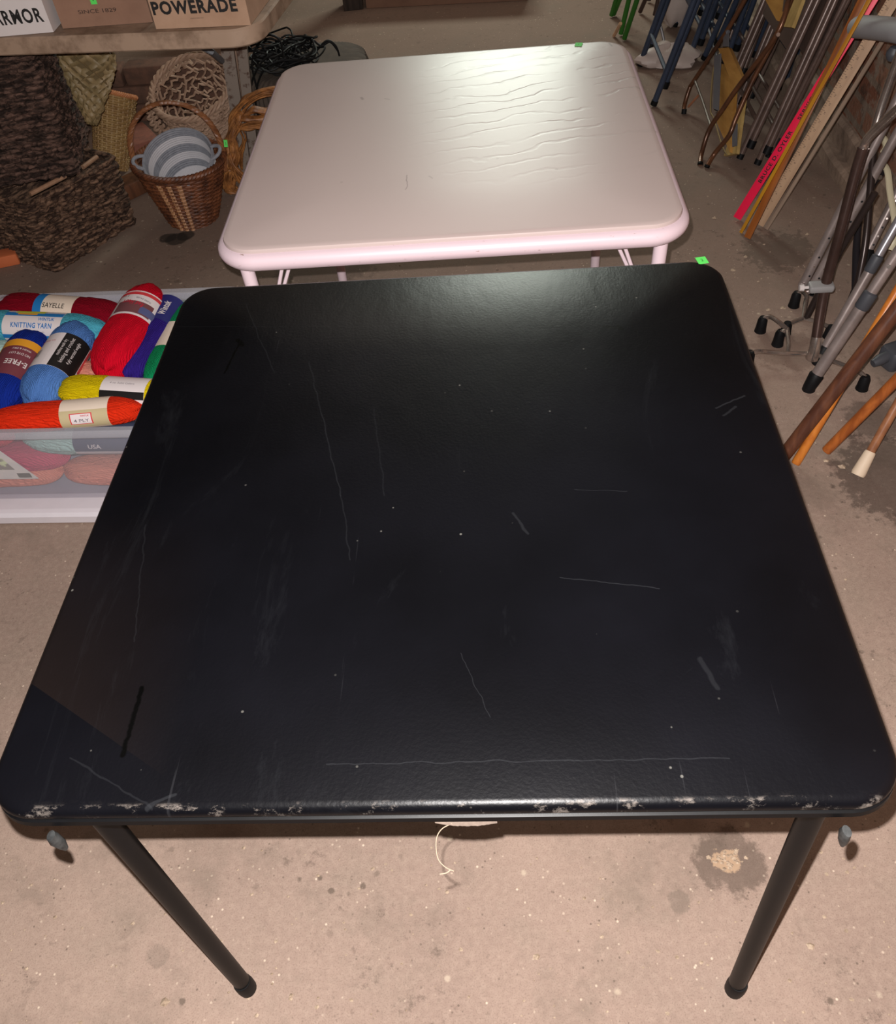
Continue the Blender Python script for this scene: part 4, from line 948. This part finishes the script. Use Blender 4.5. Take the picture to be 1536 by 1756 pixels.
for i in range(int(L/.0254*4)):
    x = .01+i*.00635; ln_ = .010 if i % 4 == 0 else (.007 if i % 2 == 0 else .0045); quad(mb, M, x, x+.0009, .0155-ln_, .0155, .0022)
for i in range(1, int(L/.0254)):
    text_on(mb, str(i), .008, M @ Matrix.Translation((.01+i*.0254-.005, .0025, .0022)), 0, height=.005)
obj('scale_marks', mb, simple('faded_ink', rgb(74,60,56), .8), t)
t, M, L = stick('narrow grey-tan yardstick at the right side of the bundle', (1314,394), (1548,14), .385, .011, .006, YST2, .9, tw=.5)

# ================================================================== CANES, CRUTCHES, WALKER
alu = simple('brushed_aluminium', rgb(168,154,150), .36, .45, c2=rgb(132,120,116), ns=14); alu2 = simple('bright_aluminium', rgb(186,184,190), .3, .7)
shaft = simple('bronze_anodised_shaft', rgb(92,72,66), .25, .6, c2=rgb(66,50,46), ns=12); gplas = simple('grey_plastic', rgb(148,146,146), .5); dplas = simple('dark_grey_plastic', rgb(70,72,78), .5)
wristband = simple('cream_plastic', rgb(206,196,166), .45)
def leaner(F, px, py, k): return lean(px, py, F, k)
# quad cane with chrome base
HB_ = at(1397,598,.05)
qc = thing('quad_cane', 'bronze quad cane with chrome four-footed base and grey clamp', 'cane', at(1397,612,0))
kq = .12
P = [HB_]+[leaner(HB_, *q, kq) for q in ((1413,500),(1440,400),(1466,300),(1480,254))]
obj('shaft', MB().tube(smooth(P, 5), .0132, 16), shaft, qc)
P2 = [leaner(HB_, *q, kq) for q in ((1479,258),(1486,240),(1502,222),(1530,196),(1560,168))]
obj('offset_handle', MB().tube(smooth(P2, 5), .0105, 16), chrome, qc)
obj('shaft_socket', MB().tube([HB_-V((0,0,.03)), HB_-V((0,0,.0)), HB_+(P[1]-HB_).normalized()*.03], [.017,.0145,.0135], 16), chrome, qc)
cq = leaner(HB_, 1416, 491, kq); M = frame(cq, (1,-.15,.05), (0,0,1))
mb = MB().box((-.012,0,0), (.060,.034,.020), None, .006); mb.v = [M @ q for q in mb.v]
cl_ = obj('height_clamp', mb, gplas, qc); obj('clamp_screw', MB().tube([M @ V((-.042,0,0)), M @ V((-.052,0,0)), M @ V((-.0535,0,0)), M @ V((-.064,0,0))], [.004,.004,.009,.008], 10), simple('white_screw_plastic', rgb(214,206,204), .5), cl_)
def tri_foot(parent, pts, z0=.018):
    P = smooth([at(a, b, c) for a, b, c in pts], 5); obj('base_bar', MB().tube(P, .0062, 10), chrome, parent)
    e = P[-1]; obj('rubber_foot', MB().tube([V((e.x,e.y,e.z+.006)), V((e.x,e.y,e.z-.004)), V((e.x,e.y,max(e.z-.03,.008))), V((e.x,e.y,.0))], [.009,.013,.0145,.016], 14), rub, parent)
hub = HB_-V((0,0,.02))
def hubpx(pts): return pts
tri_foot(qc, [(1397,607,.028),(1350,606,.03),(1310,603,.03),(1297,603,.035),(1286,606,.035)])
tri_foot(qc, [(1350,566,.05),(1335,552,.055),(1320,543,.05),(1308,547,.04)])
tri_foot(qc, [(1352,566,.05),(1343,568,.045),(1338,570,.04)])
obj('base_bar', MB().tube([at(1349,563,.05), at(1352,590,.04), at(1350,606,.03)], .006, 8), chrome, qc)
tri_foot(qc, [(1397,607,.028),(1430,620,.035),(1470,636,.04),(1484,648,.035)])
# second, smaller quad cane behind
q2 = thing('quad_cane', 'small chrome-based quad cane standing behind the bronze one', 'cane', at(1385,560,0))
tri_foot(q2, [(1377,546,.03),(1381,520,.04),(1383,508,.05),(1376,500,.05),(1366,504,.04)])
tri_foot(q2, [(1377,546,.03),(1366,550,.03),(1354,555,.03),(1350,556,.03)])
tri_foot(q2, [(1377,546,.03),(1400,552,.03),(1425,562,.03)])
f = at(1382,546,.03); obj('shaft', MB().tube([f, leaner(f,1440,430,.25), leaner(f,1500,330,.25)], .009, 12), simple('dark_shaft', rgb(60,50,48), .3, .5), q2)
# aluminium walker leg pair
wk = thing('walker', 'aluminium walker legs with punched holes left of the bronze cane', 'walker', at(1384,498,0))
f = at(1386,494,.02); kW = .30
for a, b, m_, r in ((((1377,487)),((1460,325)),alu,.0125), ((1393,490),(1482,330),alu,.0125)):
    s_ = at(*a, .03); U = leaner(s_, *b, kW); lg = obj('leg', MB().tube([s_, U, s_+(U-s_).normalized()*.62], r, 14), m_, wk)
    dd = (U-s_).normalized(); nn = (EYE-s_).normalized(); nn = (nn-dd*nn.dot(dd)).normalized(); sd = dd.cross(nn)
    for i in range(9):
        c = s_+dd*(.03+i*.028)+nn*r*.86+(sd if sd.x > 0 else -sd)*r*.45; obj('adjustment_hole', MB().tube([c-nn*.001, c+nn*.0016], .0028, 8), chrome if i % 2 else rub, lg)
obj('cross_bow', MB().tube(smooth([at(1375,484,.04), at(1374,494,.025), at(1383,500,.02), at(1393,494,.03), at(1394,488,.045)], 5), .0092, 12), alu, wk)
c = at(1397,494,.02); obj('rubber_foot', MB().tube([c+V((0,0,.025)), c+V((0,0,-.0)), c-V((0,0,.018))], [.012,.015,.016], 14), rub, wk)
s_ = at(1377,487,.03); U = leaner(s_, 1460, 325, kW); obj('joint_sleeve', MB().tube([s_+(U-s_)*.9, s_+(U-s_)*.98], .0125, 14), gplas, wk)
# forearm crutches
def crutch(label, foot, joint, top, k, r, m_low, m_up, tip_r=.016, L=1.0, button=True, grp=None):
    F = at(*foot, .0); F.z = .014; J = leaner(F, *joint, k); T = leaner(F, *top, k); d = (T-F).normalized(); Lt = min(clampwall(F, T, L, r), L)
    t = thing('crutch', label, 'crutch', F)
    s1 = (J-F).dot(d); obj('lower_tube', MB().tube([F+d*.02, F+d*(s1+.01)], r, 16), m_low, t); obj('upper_tube', MB().tube([F+d*s1, F+d*Lt], r*.86, 16), m_up, t)
    obj('sleeve', MB().tube([F+d*(s1-.022), F+d*(s1-.018), F+d*(s1+.018), F+d*(s1+.022)], [r*1.02,r*1.16,r*1.16,r*.9], 16), dplas, t)
    obj('rubber_tip', MB().tube([F+d*.035, F+d*.03, F-V((0,0,.006)), F-V((0,0,.014))], [r*1.05, r*1.25, tip_r, tip_r*1.02], 16), rub, t)
    if button:
        nn = (EYE-J).normalized(); nn = (nn-d*nn.dot(d)).normalized(); c = F+d*(s1+.09)+nn*r*.82; obj('spring_button', MB().tube([c, c+nn*.004], .005, 12), chrome, t)
    return t, F, d
c1, F1, d1 = crutch('bright aluminium crutch leaning at the right, upper of the pair', (1402,622), (1498,452), (1536,386), .42, .0125, alu, alu2, L=.8, button=False)
c2_, F2_, d2 = crutch('taupe aluminium crutch with grey joint, lower of the pair', (1386,668), (1486,516), (1540,432), .42, .0150, alu, alu, L=.8)
# hanging grey pad and armrest parts at the top right
F = F2_
ap = thing('forearm_crutch', 'chrome forearm crutch with grey padded cuff at the upper right edge', 'crutch', at(1452,560,0))
f = at(1452,560,0); f.z = .02
kf = .14
def cz(px, py): return leaner(f, px, py, kf)
obj('shaft', MB().tube(smooth([cz(1500,222), cz(1512,180), cz(1536,112), cz(1556,60)], 5), .0125, 14), chrome, ap)
obj('lower_shaft', MB().tube(smooth([f, cz(1480,440), cz(1490,350), cz(1500,222)], 5), .0095, 14), simple('dark_shaft', rgb(60,50,48), .3, .5), ap)
pad = smooth([cz(1470,46), cz(1490,47), cz(1520,50), cz(1560,56)], 4)
obj('padded_cuff', MB().tube(pad, [.006]+[.034]*(len(pad)-2)+[.03], 18, flat=.8), simple('grey_foam_pad', rgb(146,144,146), .7), ap)
kn = cz(1532,92); obj('knob', MB().lathe([(.001,-.018),(.012,-.015),(.018,-.004),(.018,.004),(.012,.015),(.001,.018)], 20, Matrix.Translation(kn)), dplas, ap)
# black crutch with cream strap
bc = thing('crutch', 'black crutch with cream hand strap at the right edge', 'crutch', at(1462,545,0)); f = at(1462,545,0); f.z = .02; kb = .34
def cb_(px, py): return leaner(f, px, py, kb)
obj('shaft', MB().tube(smooth([f, cb_(1470,395), cb_(1486,335), cb_(1500,306), cb_(1518,282)], 4), [.010]*4+[.0095]*4+[.013]*4+[.015]*4+[.012], 14), simple('black_gloss_plastic', rgb(34,32,36), .3), bc)
obj('pivot_bolt', MB().tube([cb_(1502,306)+V((0,-.010,.006)), cb_(1502,306)+V((0,-.018,.012))], .006, 12), chrome, bc)
obj('hand_strap', MB().tube(smooth([cb_(1504,286), cb_(1514,282), cb_(1522,296), cb_(1526,330), cb_(1534,380), cb_(1534,410), cb_(1526,428)], 6), .0085, 10, flat=.6), wristband, bc, label='curved cream strap')
obj('hand_grip', MB().tube(smooth([cb_(1508,236), cb_(1516,240), cb_(1520,252), cb_(1514,262)], 4), .0095, 12), wristband, bc, label='cream grip')
# adjustable crutch leg with black ferrule
ac = thing('crutch', 'perforated aluminium crutch ending in a big black ferrule', 'crutch', at(1462,510,0)); f = at(1462,515,0); f.z = .03; ka = .36
def ca(px, py): return leaner(f, px, py, ka)
A_, B_ = ca(1488,430), ca(1545,318); obj('shaft', MB().tube([A_, B_], .0120, 14), alu, ac)
dd = (B_-A_).normalized(); nn = (EYE-A_).normalized(); nn = (nn-dd*nn.dot(dd)).normalized(); sd = dd.cross(nn); sd = sd if sd.x > 0 else -sd
for i in range(8): 
    c = A_+dd*(.02+i*.024)+nn*.0102+sd*.006; obj('adjustment_hole', MB().tube([c-nn*.001, c+nn*.0014], .0028, 8), chrome if i % 2 else rub, ac)
obj('rubber_ferrule', MB().tube([ca(1490,427), ca(1487,434), ca(1482,452), ca(1478,470)], [.0135,.0175,.0165,.013], 16), rub, ac)
obj('lower_leg', MB().tube(smooth([ca(1478,470), ca(1474,486), f], 4), .009, 12), simple('dark_shaft', rgb(60,50,48), .3, .5), ac)
obj('rubber_foot', MB().tube([f+V((0,0,.01)), f-V((0,0,.03))], [.012,.015], 14), rub, ac)
# dark clamp bracket on floor at the right edge
bk = at(1520,640,0); M = Matrix.Translation(bk+V((.03,.03,.03))) @ Matrix.Rotation(.3, 4, 'Z')
bt_ = thing('cane_base', 'slate grey plastic clamp and foot lying at the right edge', 'cane base', M)
mb = MB().box((0,0,0), (.075,.06,.06), None, .012); mb.v = [M @ q for q in mb.v]; obj('clamp_block', mb, dplas, bt_)
mb = MB(); mb.tube([M @ V((-.03,0,.01)), M @ V((-.055,.0,.005)), M @ V((-.075,0,.0))], [.014,.015,.010], 12); obj('wing_knob', mb, dplas, bt_)
mb = MB(); mb.tube([M @ V((.0,-.02,-.02)), M @ V((-.01,-.07,-.026))], [.012,.012], 12); obj('leg_stub', mb, rub, bt_)
# wooden canes
def cane(label, foot, upp, k, r0_, r1_, mat, L=.9, tip=None):
    F = at(*foot, 0); F.z = r0_*.75; U = lean(*upp, F, k); d = (U-F).normalized(); L = clampwall(F, U, L, r1_); T = F+d*L
    t = thing('walking_cane', label, 'cane', F)
    obj('shaft', MB().tube([F, F+d*.003, F+d*L*.5, T], [r0_*.85, r0_, (r0_+r1_)/2, r1_], 16), mat, t)
    if tip: obj('rubber_tip', MB().tube([F+d*.05, F+d*.046, F-d*.004, F-d*.010], [r0_*1.15, r0_*1.3, r0_*1.65, r0_*1.5], 18), tip, t)
    cr = [T]; s = V((d.x, d.y, 0)).normalized()
    side = V((-.25,-1,0)).normalized()
    for k_ in range(1, 11): a = PI*k_/10; cr.append(T + side*(.05*(1-math.cos(a))) + d*(.05*math.sin(a)))
    obj('crook_handle', MB().tube(smooth(cr, 3), r1_, 14), mat, t)
    return t
cg = None
dkw = mat_wood('dark_walnut_cane', rgb(106,66,46), rgb(78,46,34), (40,40,6), .35); orw = mat_wood('orange_cane', rgb(206,126,50), rgb(176,98,38), (40,40,6), .35)
mdw = mat_wood('honey_brown_cane', rgb(182,104,48), rgb(142,76,36), (40,40,6), .3); ltw = mat_wood('light_brown_cane', rgb(160,108,74), rgb(128,82,56), (40,40,6), .4)
cane('dark walnut wooden cane in front, its foot hidden behind the black table', (1340,790), (1540,528), .50, .0160, .0165, dkw, .85)
cane('slim orange wooden cane crossing behind the dark walnut one', (1362,800), (1540,496), .60, .0105, .0100, orw, .85)
cane('honey brown wooden cane, the second from the right with bare end', (1414,779), (1540,648), .62, .0120, .0130, mdw, .80)
cane('light brown wooden cane with white rubber tip, rightmost', (1472,812), (1540,690), .62, .0098, .0105, ltw, .75, simple('off_white_rubber', rgb(226,204,178), .6))

# ================================================================== LOOSE GRIT ON THE FLOOR
random.seed(31); mb = MB()
def pebble(x, y, s_):
    vs = [V((x, y, 0))+V((s_*math.cos(a+random.uniform(-.4,.4)), s_*random.uniform(.6,1)*math.sin(a), 0)) for a in [2*PI*k/5 for k in range(5)]]
    top = V((x+random.uniform(-.3,.3)*s_, y, s_*random.uniform(.35,.8))); mb.add(vs+[top], [(k, (k+1) % 5, 5) for k in range(5)]+[(4,3,2,1,0)])
for i in range(520):
    px = random.uniform(0,1536); py = random.choice((random.uniform(1440,1756), random.uniform(1440,1756), random.uniform(420,1000), random.uniform(60,500)))
    p = at(px, py, 0)
    if -.47 > p.x > -1.35 and 1.35 < p.y < 2.05: continue
    if abs(p.x) < 2.4 and p.y < 4.8 and p.x < wall_x(p.y)-.08: pebble(p.x, p.y, random.choice((.0006,.0008,.0012,.0018,.0025,.0038)))
for px, py, q in ((1345,323,.010),(1224,374,.008),(1384,402,.008),(1278,440,.007),(1310,419,.005),(1256,463,.010),(1342,528,.009),(1317,531,.008),(1300,483,.005),(1180,447,.004),(1443,800,.009),(1416,790,.008),(1206,242,.006),(1218,300,.005),(1390,1622,.007),(283,1718,.009),(920,1640,.006)):
    p = at(px, py, 0); pebble(p.x, p.y, q)
for i in range(40):
    p = at(1247+random.gauss(0,12), 1475+random.gauss(0,9), 0); pebble(p.x, p.y, random.uniform(.002,.0045))
gr = obj('floor_grit', mb, simple('pale_grit', rgb(198,176,152), .85, c2=rgb(128,108,90), ns=160)); tag(gr, 'pale grit and crumbs scattered over the concrete floor', 'grit', kind='stuff')
